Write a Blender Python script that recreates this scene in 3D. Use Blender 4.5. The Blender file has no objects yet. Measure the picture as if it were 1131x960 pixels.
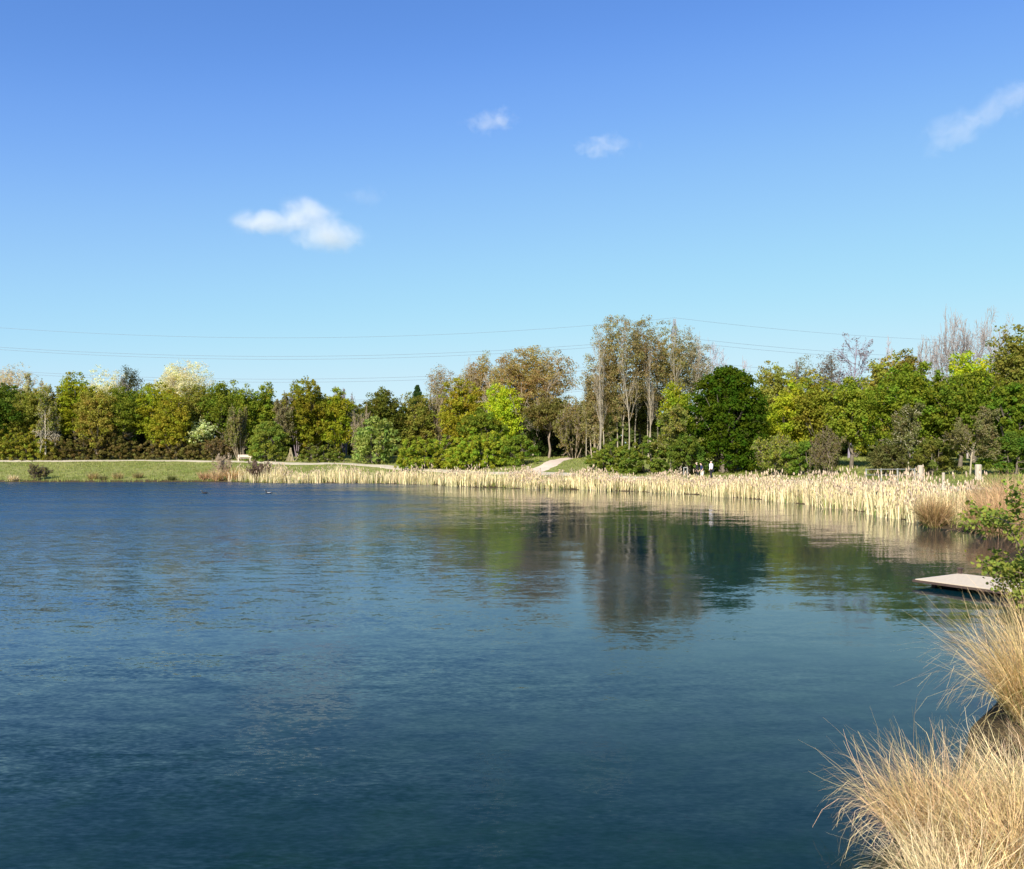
import bpy, math, random
import numpy as np
from mathutils import Vector

# ------------------------------------------------------------------ scene, camera
SC = bpy.context.scene
COL = SC.collection
F, HX, HY, CH = 950.0, 565.5, 502.0, 3.2        # focal length in photo pixels, horizon row, eye height over the water
def at(px, Y): return (px - HX) / F * Y
def zat(py, Y): return CH + (HY - py) / F * Y
cam_d = bpy.data.cameras.new('camera'); cam = bpy.data.objects.new('camera', cam_d); COL.objects.link(cam)
cam.location = (0, 0, CH); cam.rotation_euler = (math.pi/2, 0, 0)
cam_d.sensor_width = 36; cam_d.lens = F/1131*36; cam_d.shift_y = (HY-480)/1131
cam_d.clip_start = .1; cam_d.clip_end = 12000
SC.camera = cam
SC.view_settings.view_transform = 'Standard'; SC.view_settings.look = 'None'
SC.view_settings.exposure = 0.72; SC.view_settings.gamma = 1
SC.view_settings.use_curve_mapping = False
SC.cycles.max_bounces = 6; SC.cycles.diffuse_bounces = 3; SC.cycles.glossy_bounces = 3
SC.cycles.transmission_bounces = 4; SC.cycles.volume_bounces = 3; SC.cycles.transparent_max_bounces = 8

# ------------------------------------------------------------------ light
SUN_EL, SUN_AZ = math.radians(34), math.radians(180+24)   # azimuth clockwise from +Y: behind the camera, to its left
sd = Vector((math.sin(SUN_AZ)*math.cos(SUN_EL), math.cos(SUN_AZ)*math.cos(SUN_EL), math.sin(SUN_EL)))
sl = bpy.data.lights.new('sun', 'SUN'); sl.energy = 4.6; sl.angle = math.radians(.53); sl.color = (1, .93, .8)
so = bpy.data.objects.new('sun', sl); COL.objects.link(so); so.rotation_euler = sd.to_track_quat('Z', 'Y').to_euler()
so.location = (0, 0, 60)
W = bpy.data.worlds.new('World'); SC.world = W; W.use_nodes = True
nt = W.node_tree; bg = nt.nodes['Background']
sk = nt.nodes.new('ShaderNodeTexSky'); sk.sky_type = 'NISHITA'; sk.sun_disc = False
sk.sun_elevation = SUN_EL; sk.sun_rotation = SUN_AZ
sk.altitude = 50; sk.air_density = 1.0; sk.dust_density = .25; sk.ozone_density = 3.0
# film-like response of the sky's colour: each channel rolls off towards the bright horizon
s1 = nt.nodes.new('ShaderNodeVectorMath'); s1.operation = 'SCALE'; s1.inputs['Scale'].default_value = .1; nt.links.new(sk.outputs[0], s1.inputs[0])
rc = nt.nodes.new('ShaderNodeRGBCurve'); rc.mapping.use_clip = False; nt.links.new(s1.outputs[0], rc.inputs['Color'])
for ci, pts in enumerate((((.1106,.0741),(.142,.112),(.205,.180),(.319,.256),(.532,.370),(.8,.42),(1,.45)),
                          ((.196,.181),(.247,.245),(.347,.350),(.51,.455),(.738,.518),(1,.57)),
                          ((.355,.461),(.437,.545),(.57,.578),(.73,.585),(1,.59)))):
    cu = rc.mapping.curves[ci]; cu.points[-1].location = pts[-1]
    for p_ in pts[:-1]: cu.points.new(*p_)
rc.mapping.update()
s2 = nt.nodes.new('ShaderNodeVectorMath'); s2.operation = 'SCALE'; s2.inputs['Scale'].default_value = 1/.12; nt.links.new(rc.outputs['Color'], s2.inputs[0])
nt.links.new(s2.outputs[0], bg.inputs['Color']); bg.inputs['Strength'].default_value = .12

# ------------------------------------------------------------------ materials
def newmat(name):
    m = bpy.data.materials.new(name); m.use_nodes = True
    for n in list(m.node_tree.nodes): m.node_tree.nodes.remove(n)
    return m, m.node_tree.nodes, m.node_tree.links
def math_node(N, L, op, a, b=None, clamp=False):
    n = N.new('ShaderNodeMath'); n.operation = op; n.use_clamp = clamp
    for i, v in enumerate((a, b)):
        if v is None: continue
        if isinstance(v, (int, float)): n.inputs[i].default_value = v
        else: L.new(v, n.inputs[i])
    return n.outputs[0]
def mix_rgb(N, L, kind, fac, a, b):
    n = N.new('ShaderNodeMix'); n.data_type = 'RGBA'; n.blend_type = kind
    for s, v in ((n.inputs[0], fac), (n.inputs[6], a), (n.inputs[7], b)):
        if isinstance(v, (int, float)): s.default_value = v
        elif isinstance(v, tuple): s.default_value = v if len(v) == 4 else v+(1,)
        else: L.new(v, s)
    return n.outputs[2]

def leaf_material(name, trans=.35, gloss=.0, span=.8, low=.84):
    """diffuse and translucent leaf whose colour is the object's colour, varied leaf by leaf"""
    m, N, L = newmat(name)
    oi = N.new('ShaderNodeObjectInfo'); av = N.new('ShaderNodeAttribute'); av.attribute_name = 'vary'
    ah = N.new('ShaderNodeAttribute'); ah.attribute_name = 'hue'
    hsv = N.new('ShaderNodeHueSaturation'); L.new(oi.outputs['Color'], hsv.inputs['Color'])
    L.new(math_node(N, L, 'ADD', math_node(N, L, 'MULTIPLY', ah.outputs['Fac'], .07), .465), hsv.inputs['Hue'])
    L.new(math_node(N, L, 'ADD', math_node(N, L, 'MULTIPLY', av.outputs['Fac'], span), low), hsv.inputs['Value'])
    d = N.new('ShaderNodeBsdfDiffuse'); t = N.new('ShaderNodeBsdfTranslucent'); mx = N.new('ShaderNodeMixShader')
    L.new(hsv.outputs[0], d.inputs[0])
    L.new(mix_rgb(N, L, 'MULTIPLY', 1.0, hsv.outputs[0], (1.25, 1.3, .6)), t.inputs[0])
    mx.inputs[0].default_value = trans; L.new(d.outputs[0], mx.inputs[1]); L.new(t.outputs[0], mx.inputs[2])
    out = N.new('ShaderNodeOutputMaterial')
    if gloss:
        g = N.new('ShaderNodeBsdfGlossy'); g.inputs['Roughness'].default_value = .35
        m2 = N.new('ShaderNodeMixShader'); m2.inputs[0].default_value = gloss
        L.new(mx.outputs[0], m2.inputs[1]); L.new(g.outputs[0], m2.inputs[2]); L.new(m2.outputs[0], out.inputs[0])
    else: L.new(mx.outputs[0], out.inputs[0])
    return m
LEAF = leaf_material('leaf', .46); GLOSSLEAF = leaf_material('shiny leaf', .4, 0); STRAW = leaf_material('dry stems', .25, 0, 1.25, .32)

def bark_material():
    m, N, L = newmat('bark')
    oi = N.new('ShaderNodeObjectInfo'); tc = N.new('ShaderNodeTexCoord')
    n = N.new('ShaderNodeTexNoise'); n.inputs['Scale'].default_value = 3; n.inputs['Detail'].default_value = 5
    L.new(tc.outputs['Object'], n.inputs['Vector'])
    v = math_node(N, L, 'ADD', math_node(N, L, 'MULTIPLY', n.outputs['Fac'], 1.1), .45)
    hsv = N.new('ShaderNodeHueSaturation'); L.new(oi.outputs['Color'], hsv.inputs['Color']); L.new(v, hsv.inputs['Value'])
    p = N.new('ShaderNodeBsdfPrincipled'); p.inputs['Roughness'].default_value = .9; L.new(hsv.outputs[0], p.inputs['Base Color'])
    b = N.new('ShaderNodeBump'); b.inputs['Distance'].default_value = .02; L.new(n.outputs['Fac'], b.inputs['Height']); L.new(b.outputs[0], p.inputs['Normal'])
    o = N.new('ShaderNodeOutputMaterial'); L.new(p.outputs[0], o.inputs[0]); return m
BARK = bark_material()

def plain(name, c, rough=.7, scale=8, amt=.35, metal=0, stretch=(1,1,1), bump=.004):
    m, N, L = newmat(name)
    tc = N.new('ShaderNodeTexCoord'); mp = N.new('ShaderNodeMapping'); mp.inputs['Scale'].default_value = stretch
    L.new(tc.outputs['Object'], mp.inputs[0])
    n = N.new('ShaderNodeTexNoise'); n.inputs['Scale'].default_value = scale; n.inputs['Detail'].default_value = 6
    L.new(mp.outputs[0], n.inputs['Vector'])
    v = math_node(N, L, 'ADD', math_node(N, L, 'MULTIPLY', n.outputs['Fac'], amt*2), 1-amt)
    hsv = N.new('ShaderNodeHueSaturation'); hsv.inputs['Color'].default_value = c+(1,); L.new(v, hsv.inputs['Value'])
    p = N.new('ShaderNodeBsdfPrincipled'); p.inputs['Roughness'].default_value = rough; p.inputs['Metallic'].default_value = metal
    L.new(hsv.outputs[0], p.inputs['Base Color'])
    b = N.new('ShaderNodeBump'); b.inputs['Distance'].default_value = bump; L.new(n.outputs['Fac'], b.inputs['Height']); L.new(b.outputs[0], p.inputs['Normal'])
    o = N.new('ShaderNodeOutputMaterial'); L.new(p.outputs[0], o.inputs[0]); return m

# ------------------------------------------------------------------ mesh helpers
def mesh_np(name, V, Q, mat, vary=None, hue=None, smooth=False):
    """mesh from an array of points and an array of equal-sided faces"""
    V = np.asarray(V, dtype=np.float32); Q = np.asarray(Q, dtype=np.int32); k = Q.shape[1]
    me = bpy.data.meshes.new(name)
    me.vertices.add(len(V)); me.vertices.foreach_set('co', V.ravel())
    me.loops.add(Q.size); me.loops.foreach_set('vertex_index', Q.ravel())
    me.polygons.add(len(Q)); me.polygons.foreach_set('loop_start', np.arange(0, Q.size, k, dtype=np.int32))
    me.update(calc_edges=True)
    for nm, a in (('vary', vary), ('hue', hue)):
        if a is not None:
            at_ = me.attributes.new(nm, 'FLOAT', 'FACE'); at_.data.foreach_set('value', np.asarray(a, dtype=np.float32))
    if smooth: me.polygons.foreach_set('use_smooth', np.ones(len(Q), dtype=bool))
    me.materials.append(mat); me.validate()
    return me
def link(name, me, parent=None, color=None, loc=None):
    o = bpy.data.objects.new(name, me); COL.objects.link(o)
    if parent: o.parent = parent
    if color: o.color = tuple(color)+(1,)
    if loc: o.location = loc
    return o
def tag(o, label=None, cat=None, group=None, kind=None):
    if label: o['label'] = label
    if cat: o['category'] = cat
    if group: o['group'] = group
    if kind: o['kind'] = kind
    return o
def empty(name, loc, rz=0):
    o = bpy.data.objects.new(name, None); COL.objects.link(o); o.location = loc; o.rotation_euler.z = rz; return o

def tubes(segs, sides=4):
    """array of (x0 y0 z0 x1 y1 z1 r0 r1) -> points and quads"""
    S = np.asarray(segs, dtype=np.float64)
    A, B, r0, r1 = S[:, 0:3], S[:, 3:6], S[:, 6], S[:, 7]
    D = B-A; D /= np.linalg.norm(D, axis=1, keepdims=True)+1e-9
    ref = np.where(np.abs(D[:, 2:3]) < .9, np.array([[0, 0, 1.]]), np.array([[1., 0, 0]]))
    U = np.cross(D, ref); U /= np.linalg.norm(U, axis=1, keepdims=True); Wv = np.cross(D, U)
    n = len(S); ang = np.arange(sides)*2*math.pi/sides
    ring = U[:, None, :]*np.cos(ang)[None, :, None] + Wv[:, None, :]*np.sin(ang)[None, :, None]
    V = np.concatenate([A[:, None]+ring*r0[:, None, None], B[:, None]+ring*r1[:, None, None]], axis=1).reshape(-1, 3)
    base = (np.arange(n)*2*sides)[:, None]; k = np.arange(sides); k2 = (k+1) % sides
    Q = np.stack([base+k, base+k2, base+k2+sides, base+k+sides], axis=2).reshape(-1, 4)
    return V, Q
def quads_at(rng, P, size, nrm=None, asp=1.0):
    """one small diamond leaf per point"""
    n = len(P)
    R = rng.normal(size=(n, 3)) if nrm is None else nrm + rng.normal(size=(n, 3))*.55
    R /= np.linalg.norm(R, axis=1, keepdims=True)+1e-9
    T = rng.normal(size=(n, 3)); T -= (T*R).sum(1, keepdims=True)*R; T /= np.linalg.norm(T, axis=1, keepdims=True)+1e-9
    B = np.cross(R, T); s = (size*(.6+.8*rng.random(n)))[:, None]*.5
    V = np.stack([P-T*s, P-B*s*asp+R*s*.25, P+T*s, P+B*s*asp+R*s*.25], axis=1).reshape(-1, 3)
    return V, np.arange(n*4).reshape(n, 4)
class Boxes:
    """collects boxes, prisms and bars into one mesh"""
    def __init__(s): s.v = []; s.f = []
    def hexa(s, c):
        b = len(s.v); s.v += [tuple(p) for p in c]
        s.f += [tuple(b+i for i in q) for q in ((0,3,2,1),(4,5,6,7),(0,1,5,4),(1,2,6,5),(2,3,7,6),(3,0,4,7))]; return s
    def box(s, x0, x1, y0, y1, z0, z1):
        return s.hexa([(x0,y0,z0),(x1,y0,z0),(x1,y1,z0),(x0,y1,z0),(x0,y0,z1),(x1,y0,z1),(x1,y1,z1),(x0,y1,z1)])
    def bar(s, a, b, w, h=None):
        a, b = Vector(a), Vector(b); d = (b-a).normalized(); h = h or w
        u = d.cross(Vector((0,0,1)) if abs(d.z) < .95 else Vector((1,0,0))).normalized(); v = d.cross(u)
        u *= w/2; v *= h/2
        return s.hexa([a-u-v, a+u-v, a+u+v, a-u+v, b-u-v, b+u-v, b+u+v, b-u+v])
    def build(s, name, mat, parent=None, bevel=0):
        me = bpy.data.meshes.new(name); me.from_pydata(s.v, [], s.f); me.materials.append(mat); me.update()
        o = link(name, me, parent)
        if bevel:
            b = o.modifiers.new('edge', 'BEVEL'); b.width = bevel; b.segments = 2
        return o

# ------------------------------------------------------------------ terrain
SHORE = [(-62,99.5),(-52,98.6),(-40,98.8),(-33,99.5),(-26.5,95.2),(-16,95),(-9,91),(-2.7,82.2),(-1.5,83.5),(0,81),(4,79.5),(10.5,74.5),(14.5,68.5),(18,60),
         (19,52.5),(19.6,46.5),(18.9,40.5),(18.4,38.2),(19.4,33.8),(18.6,31),(15.9,27.5),(13.9,24.5),(12.9,21),(11.6,18),(9.6,15),(7.4,12.4),(5.4,10.1),(4.6,8.8),
         (3.7,7.6),(2.7,6.1),(1.4,4.6),(0,3.9),(-2,3.4),(-6,2.5),(-16,-2),(-60,-12),(-120,-10),(-150,30),(-140,75),(-105,96),(-80,99.5)]
SH = np.array(SHORE)
def lake_dist(X, Y):
    """distance to the shoreline, negative inside the lake"""
    P = np.stack([X.ravel(), Y.ravel()], 1); dmin = np.full(len(P), 1e9); inside = np.zeros(len(P), bool)
    n = len(SH)
    for i in range(n):
        a, b = SH[i], SH[(i+1) % n]; ab = b-a
        t = np.clip(((P-a)@ab)/(ab@ab), 0, 1); d = np.linalg.norm(P-(a+t[:, None]*ab), axis=1); dmin = np.minimum(dmin, d)
        c = ((a[1] > P[:, 1]) != (b[1] > P[:, 1])) & (P[:, 0] < (b[0]-a[0])*(P[:, 1]-a[1])/(b[1]-a[1]+1e-12)+a[0])
        inside ^= c
    return np.where(inside, -dmin, dmin).reshape(X.shape)
PATH = [(-160,118),(-110,121),(-71.4,119.5),(-46.2,118.5),(-32,114.5),(-16.2,106.5),(-.5,93.5),(5,87.5),(11.3,82),(17.8,77),(22.6,69),(26.5,60),(29.5,51.5),(36,42),(60,30),(110,16)]
# control points: x, y, height of the ground there, distance from the water over which it rises to it
CTRL = np.array([(-160,118,2.5,22),(-110,121,2.4,22),(-71,120,2.32,20.5),(-46,119,2.28,19.5),(-32,114.5,2.16,16),(-16,106.5,1.78,12),(-.5,93.5,1.43,11),(5,87.5,1.25,8),
     (11.3,82,1.08,7.5),(17.8,77,1.0,9),(22.6,69,1.08,9),(26.5,60,1.05,8),(29.5,51.5,1.0,10),(36,42,1.2,16),(20,31,.8,3),(14,20,.7,2.5),(7.5,10.5,.7,2.6),(4.5,5.5,.5,2.4),(6.2,8.5,.45,2),(0,0,1.55,3.3),(-8,-4,1.5,4),
     (-60,-20,1.5,8),(-160,30,1.5,10),(10,-10,1.8,6),(40,10,1.6,10),(9,101,2.5,20),(2,99,2.35,14)])
def ground(X, Y):
    X = np.asarray(X, float); Y = np.asarray(Y, float)
    d = lake_dist(X, Y); num = np.zeros(X.shape); nd = np.zeros(X.shape); den = np.zeros(X.shape)
    for x, y, h, D in CTRL:
        w = 1/(((X-x)**2+(Y-y)**2)+4)**1.6; num += w*h; nd += w*D; den += w
    Hp, D = num/den, nd/den
    t = d/D
    up = Hp*np.minimum(t, 1) + .055*np.clip(d-D, 0, 18) + .012*np.clip(d-D-18, 0, 150)
    up = up + .09*np.clip(d/1.2, 0, 1)*(np.sin(X*.9+np.sin(Y*.7)*1.3)*np.sin(Y*1.1)*.5+.5)*np.clip(1.5-d/30, .15, 1)
    return np.where(d > 0, up, np.maximum(d*.22, -2.2))
def gz(x, y): return float(ground(np.array([x]), np.array([y]))[0])

def grid_axis(lo, hi, c, near, k):
    """coordinates from lo to hi, spacing `near` around c, growing away from it"""
    out = [c]; s = near
    while out[-1] < hi: out.append(out[-1]+s); s = min(s*k, near+abs(out[-1]-c)*.012) if out[-1] < c+160 else s*1.25
    s = near; lo_ = [c]
    while lo_[-1] > lo: lo_.append(lo_[-1]-s); s = min(s*k, near+abs(lo_[-1]-c)*.012) if lo_[-1] > c-160 else s*1.25
    return np.array(lo_[::-1][:-1]+out)
xs = grid_axis(-5000, 5000, 6, .22, 1.1); ys = grid_axis(-600, 6000, 8, .22, 1.1)
GX, GY = np.meshgrid(xs, ys); GZ = ground(GX, GY)
V = np.stack([GX.ravel(), GY.ravel(), GZ.ravel()], 1); nx, ny = len(xs), len(ys)
ii = (np.arange(ny-1)[:, None]*nx+np.arange(nx-1)[None]).ravel(); Q = np.stack([ii, ii+1, ii+1+nx, ii+nx], 1)
def ground_material():
    m, N, L = newmat('grassy ground')
    ge = N.new('ShaderNodeNewGeometry')
    def noise(s, d=6, r=.6):
        n = N.new('ShaderNodeTexNoise'); n.inputs['Scale'].default_value = s; n.inputs['Detail'].default_value = d; n.inputs['Roughness'].default_value = r
        L.new(ge.outputs['Position'], n.inputs['Vector']); return n.outputs['Fac']
    def ramp(f, a, b):
        n = N.new('ShaderNodeMapRange'); n.inputs[1].default_value = a; n.inputs[2].default_value = b; L.new(f, n.inputs[0]); return n.outputs[0]
    c = mix_rgb(N, L, 'MIX', ramp(noise(.35), .38, .64), (.195,.235,.050), (.33,.33,.11))
    c = mix_rgb(N, L, 'MIX', ramp(noise(2.2), .52, .7), c, (.40,.34,.17))
    c = mix_rgb(N, L, 'MIX', ramp(noise(9.), .35, .75), c, mix_rgb(N, L, 'MULTIPLY', 1., c, (.55,.6,.5)))
    sp = N.new('ShaderNodeSeparateXYZ'); L.new(ge.outputs['Position'], sp.inputs[0])
    c = mix_rgb(N, L, 'MIX', ramp(math_node(N, L, 'ADD', sp.outputs['Z'], math_node(N, L, 'MULTIPLY', noise(1.2), -.35)), .10, -.02), c, (.085,.062,.035))
    # near bank: dead thatch and mud, coloured darker for the shadow between tussocks
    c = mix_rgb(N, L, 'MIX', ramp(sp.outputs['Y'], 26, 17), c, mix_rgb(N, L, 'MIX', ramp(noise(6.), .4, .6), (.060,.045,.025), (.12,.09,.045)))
    p = N.new('ShaderNodeBsdfPrincipled'); p.inputs['Roughness'].default_value = 1; p.inputs['Specular IOR Level'].default_value = .1; L.new(c, p.inputs['Base Color'])
    b = N.new('ShaderNodeBump'); b.inputs['Distance'].default_value = .1; L.new(noise(14.), b.inputs['Height']); L.new(b.outputs[0], p.inputs['Normal'])
    o = N.new('ShaderNodeOutputMaterial'); L.new(p.outputs[0], o.inputs[0]); return m
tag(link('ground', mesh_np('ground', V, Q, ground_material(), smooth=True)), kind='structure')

def ribbon(name, pts, widths, mat, lift=.045, step=.8):
    """a strip draped on the ground along pts"""
    P = [Vector((p[0], p[1], 0)) for p in pts]; c = []; w = []
    for i in range(len(P)-1):           # Catmull-Rom
        p0, p1, p2, p3 = P[max(i-1, 0)], P[i], P[i+1], P[min(i+2, len(P)-1)]
        n = max(2, int((p2-p1).length/step))
        for j in range(n):
            t = j/n; c.append(.5*((2*p1)+(p2-p0)*t+(2*p0-5*p1+4*p2-p3)*t*t+(3*p1-p0-3*p2+p3)*t**3)); w.append(widths[i]*(1-t)+widths[i+1]*t)
    c.append(P[-1]); w.append(widths[-1]); m = 7; R = random.Random(5); V = []; Q = []
    for i, p in enumerate(c):
        d = (c[min(i+1, len(c)-1)]-c[max(i-1, 0)]).normalized(); nrm = Vector((-d.y, d.x, 0))
        for j in range(m):
            k = (j/(m-1)-.5)*(w[i]+(R.uniform(-.25,.25) if j in (0, m-1) else 0)); q = p+nrm*k; V.append((q.x, q.y))
    V = np.array(V); Z = ground(V[:, 0], V[:, 1])+lift; Z = Z.reshape(-1, m); Z[:, 0] -= lift+.03; Z[:, -1] -= lift+.03
    for i in range(len(c)-1):
        for j in range(m-1): a = i*m+j; Q.append((a, a+m, a+m+1, a+1))
    return tag(link(name, mesh_np(name, np.c_[V, Z.ravel()], Q, mat, smooth=True)), kind='structure')
gravel = plain('pale gravel', (.47,.41,.30), .95, 1.5, .3, bump=.02)
ribbon('path', PATH, [2.3]*3+[2.1]*3+[1.9]*4+[2.1]*6, gravel)
ribbon('side_path', [(1.6,91.6),(3.2,94),(4.6,97),(5.2,101),(7,108),(12,120)], [3.2,2.6,2.1,1.9,1.9,1.9], plain('trodden earth', (.62,.49,.38), .95, 1.2, .3, bump=.02), lift=.06)

# ------------------------------------------------------------------ water
def water_material():
    m, N, L = newmat('lake water')
    ge = N.new('ShaderNodeNewGeometry')
    def noise(scale, sx, sy, rot=0, detail=2, dist=0):
        mp = N.new('ShaderNodeMapping'); mp.inputs['Scale'].default_value = (sx, sy, 1); mp.inputs['Rotation'].default_value = (0, 0, rot)
        L.new(ge.outputs['Position'], mp.inputs[0])
        n = N.new('ShaderNodeTexNoise'); n.inputs['Scale'].default_value = scale; n.inputs['Detail'].default_value = detail; n.inputs['Distortion'].default_value = dist
        L.new(mp.outputs[0], n.inputs['Vector']); return n
    def slope(n, amp):          # noise colour -> slope around zero
        s = N.new('ShaderNodeVectorMath'); s.operation = 'SUBTRACT'; L.new(n.outputs['Color'], s.inputs[0]); s.inputs[1].default_value = (.5, .5, .5)
        k = N.new('ShaderNodeVectorMath'); k.operation = 'SCALE'; L.new(s.outputs[0], k.inputs[0])
        if isinstance(amp, float): k.inputs['Scale'].default_value = amp
        else: L.new(amp, k.inputs['Scale'])
        return k.outputs[0]
    def vadd(a, b):
        n = N.new('ShaderNodeVectorMath'); n.operation = 'ADD'; L.new(a, n.inputs[0]); L.new(b, n.inputs[1]); return n.outputs[0]
    def maprange(f, a, b, c, d, smooth=True):
        n = N.new('ShaderNodeMapRange'); n.interpolation_type = 'SMOOTHSTEP' if smooth else 'LINEAR'
        for i, v in enumerate((a, b, c, d)): n.inputs[i+1].default_value = v
        L.new(f, n.inputs[0]); return n.outputs[0]
    sp = N.new('ShaderNodeSeparateXYZ'); L.new(ge.outputs['Position'], sp.inputs[0])
    # wind reaches the open west side; the bay under the trees is sheltered
    drift = noise(.05, 1, 1, 0, 3)
    wx = math_node(N, L, 'ADD', sp.outputs['X'], math_node(N, L, 'MULTIPLY', math_node(N, L, 'SUBTRACT', drift.outputs['Fac'], .5), 30))
    wx = math_node(N, L, 'ADD', wx, math_node(N, L, 'MULTIPLY', sp.outputs['Y'], .12))
    wind = maprange(wx, 9, -12, .18, 1.0)
    band = noise(.22, .35, 1.4, .1, 3); wind = math_node(N, L, 'MULTIPLY', wind, maprange(band.outputs['Fac'], .35, .65, .6, 1.35))
    fx = maprange(math_node(N, L, 'ADD', sp.outputs['X'], math_node(N, L, 'MULTIPLY', drift.outputs['Fac'], 12)), 6, -8, 0, 1)
    gust = math_node(N, L, 'MULTIPLY', maprange(sp.outputs['Y'], 22, 55, 0, 1), fx)       # the open far reach is ruffled most
    wind = math_node(N, L, 'MULTIPLY', wind, math_node(N, L, 'ADD', 1.2, math_node(N, L, 'MULTIPLY', gust, 2.6)))
    wind = math_node(N, L, 'MULTIPLY', wind, maprange(sp.outputs['Y'], 6, 30, .75, 1.1))
    open_ = math_node(N, L, 'MULTIPLY', maprange(wx, 12, -14, 0, 1), maprange(sp.outputs['Y'], 8, 24, 0, 1))
    v = slope(noise(20, .6, 1.5, .15, 3), math_node(N, L, 'MULTIPLY', wind, .30))
    v = vadd(v, slope(noise(3.2, .55, 1.5, -.2, 3, .4), math_node(N, L, 'MULTIPLY', wind, .22)))
    v = vadd(v, slope(noise(.9, .5, 1.6, .25, 2, .5), .038))
    v = vadd(v, slope(noise(.32, .5, 1.5, -.1, 2), .024))
    mu = N.new('ShaderNodeVectorMath'); mu.operation = 'MULTIPLY'; L.new(v, mu.inputs[0]); mu.inputs[1].default_value = (1, 1, 0)
    up = N.new('ShaderNodeVectorMath'); up.operation = 'ADD'; L.new(mu.outputs[0], up.inputs[0]); up.inputs[1].default_value = (0, 0, 1)
    no = N.new('ShaderNodeVectorMath'); no.operation = 'NORMALIZE'; L.new(up.outputs[0], no.inputs[0])
    # the murky bed shows as mottled green below the near water
    bed = noise(1.3, 1, 1, 0, 7, .6); weed = noise(7, 1, 1, .4, 4, 1.5)
    c = mix_rgb(N, L, 'MIX', maprange(bed.outputs['Fac'], .35, .7, 0, 1), (.0004,.013,.004), (.003,.019,.004))
    c = mix_rgb(N, L, 'MIX', maprange(weed.outputs['Fac'], .6, .78, 0, .5), c, (.008,.015,.008))
    # bluer body farther out: deeper water, plus reflected sky painted into the open reach
    c = mix_rgb(N, L, 'MIX', maprange(sp.outputs['Y'], 9, 24, 0, .8), c, (.002,.022,.040))
    c = mix_rgb(N, L, 'MIX', open_, c, (.004,.042,.100))
    p = N.new('ShaderNodeBsdfPrincipled'); p.inputs['Specular IOR Level'].default_value = .44; gust = math_node(N, L, 'MULTIPLY', gust, maprange(band.outputs['Fac'], .3, .7, .45, 1.1)); L.new(c, p.inputs['Base Color']); L.new(math_node(N, L, 'ADD', math_node(N, L, 'ADD', .045, math_node(N, L, 'MULTIPLY', open_, .09)), math_node(N, L, 'MULTIPLY', gust, .16)), p.inputs['Roughness']); p.inputs['IOR'].default_value = 1.333
    L.new(no.outputs[0], p.inputs['Normal'])
    o = N.new('ShaderNodeOutputMaterial'); L.new(p.outputs[0], o.inputs[0]); return m
wv = [(-190,-30,0),(24,-30,0),(24,112,0),(-190,112,0)]
me = bpy.data.meshes.new('lake'); me.from_pydata(wv, [], [(0,1,2,3)]); me.materials.append(water_material())
tag(link('lake', me), kind='structure')

# ------------------------------------------------------------------ plants
def skeleton(rnd, P):
    """branching stems from the ground; returns segments and fine twig segments, to be scaled by the caller"""
    segs = []; twigs = []
    def grow(p, d, L, r, lvl):
        n = P['n'][lvl]; pts = [p]; st = L/n; last = lvl == P['levels']-1
        for i in range(n):
            wg = P['wig'][lvl]
            d = (d[0]+rnd.gauss(0, wg), d[1]+rnd.gauss(0, wg), d[2]+rnd.gauss(0, wg)+P['up'][lvl])
            m = math.sqrt(d[0]**2+d[1]**2+d[2]**2); d = (d[0]/m, d[1]/m, d[2]/m)
            q = (p[0]+d[0]*st, p[1]+d[1]*st, p[2]+d[2]*st)
            s = (*p, *q, r*(1-.8*i/n), r*(1-.8*(i+1)/n)); segs.append(s)
            if lvl >= P['levels']-2: twigs.append(s)
            pts.append(q); p = q
        if last: return
        for k in range(P['kids'][lvl]):
            t = P['start'][lvl]+(1-P['start'][lvl])*(k+rnd.random())/P['kids'][lvl]; i = min(int(t*n), n-1); f = t*n-i
            a, b = pts[i], pts[i+1]; q = tuple(a[j]+(b[j]-a[j])*f for j in range(3))
            ax = Vector((b[0]-a[0], b[1]-a[1], b[2]-a[2])).normalized(); o = Vector((rnd.gauss(0,1), rnd.gauss(0,1), rnd.gauss(0,1)))
            o = (o-ax*o.dot(ax)).normalized(); an = P['angle'][lvl]*(.7+.6*rnd.random())
            nd = ax*math.cos(an)+o*math.sin(an)
            grow(q, tuple(nd), L*P['ratio'][lvl]*(1.15-.55*t)*(.8+.4*rnd.random()), r*P['rr']*(1-.5*t), lvl+1)
    for s in range(P['stems']):
        a = s*2.4+rnd.random()*.6; sp = P['spread']; e = P['foot']*math.sqrt((s+.4)/P['stems'])
        grow((math.cos(a)*e, math.sin(a)*e, 0), tuple(Vector((math.cos(a)*sp*rnd.random(), math.sin(a)*sp*rnd.random(), 1)).normalized()), P['len']*(.75+.25*rnd.random()), P['r'], 0)
    return np.array(segs), np.array(twigs)
POPLAR = dict(levels=4, n=[8,5,4,3], wig=[.05,.12,.16,.2], up=[.03,.14,.12,.06], kids=[20,7,5], start=[.28,.15,.1], angle=[.6,.6,.7], ratio=[.36,.5,.55], rr=.4, r=.013, stems=3, spread=.22, foot=.10, len=1)
BROAD  = dict(levels=4, n=[6,5,4,3], wig=[.08,.16,.2,.22], up=[.03,.06,.05,.03], kids=[12,7,6], start=[.25,.2,.1], angle=[.9,.75,.8], ratio=[.55,.55,.5], rr=.45, r=.018, stems=1, spread=.15, foot=.02, len=1)
MULTI  = dict(levels=4, n=[6,5,4,3], wig=[.08,.16,.2,.22], up=[.02,.08,.05,.03], kids=[9,7,5], start=[.2,.15,.1], angle=[.7,.7,.8], ratio=[.5,.55,.5], rr=.45, r=.012, stems=4, spread=.6, foot=.06, len=1)
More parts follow.
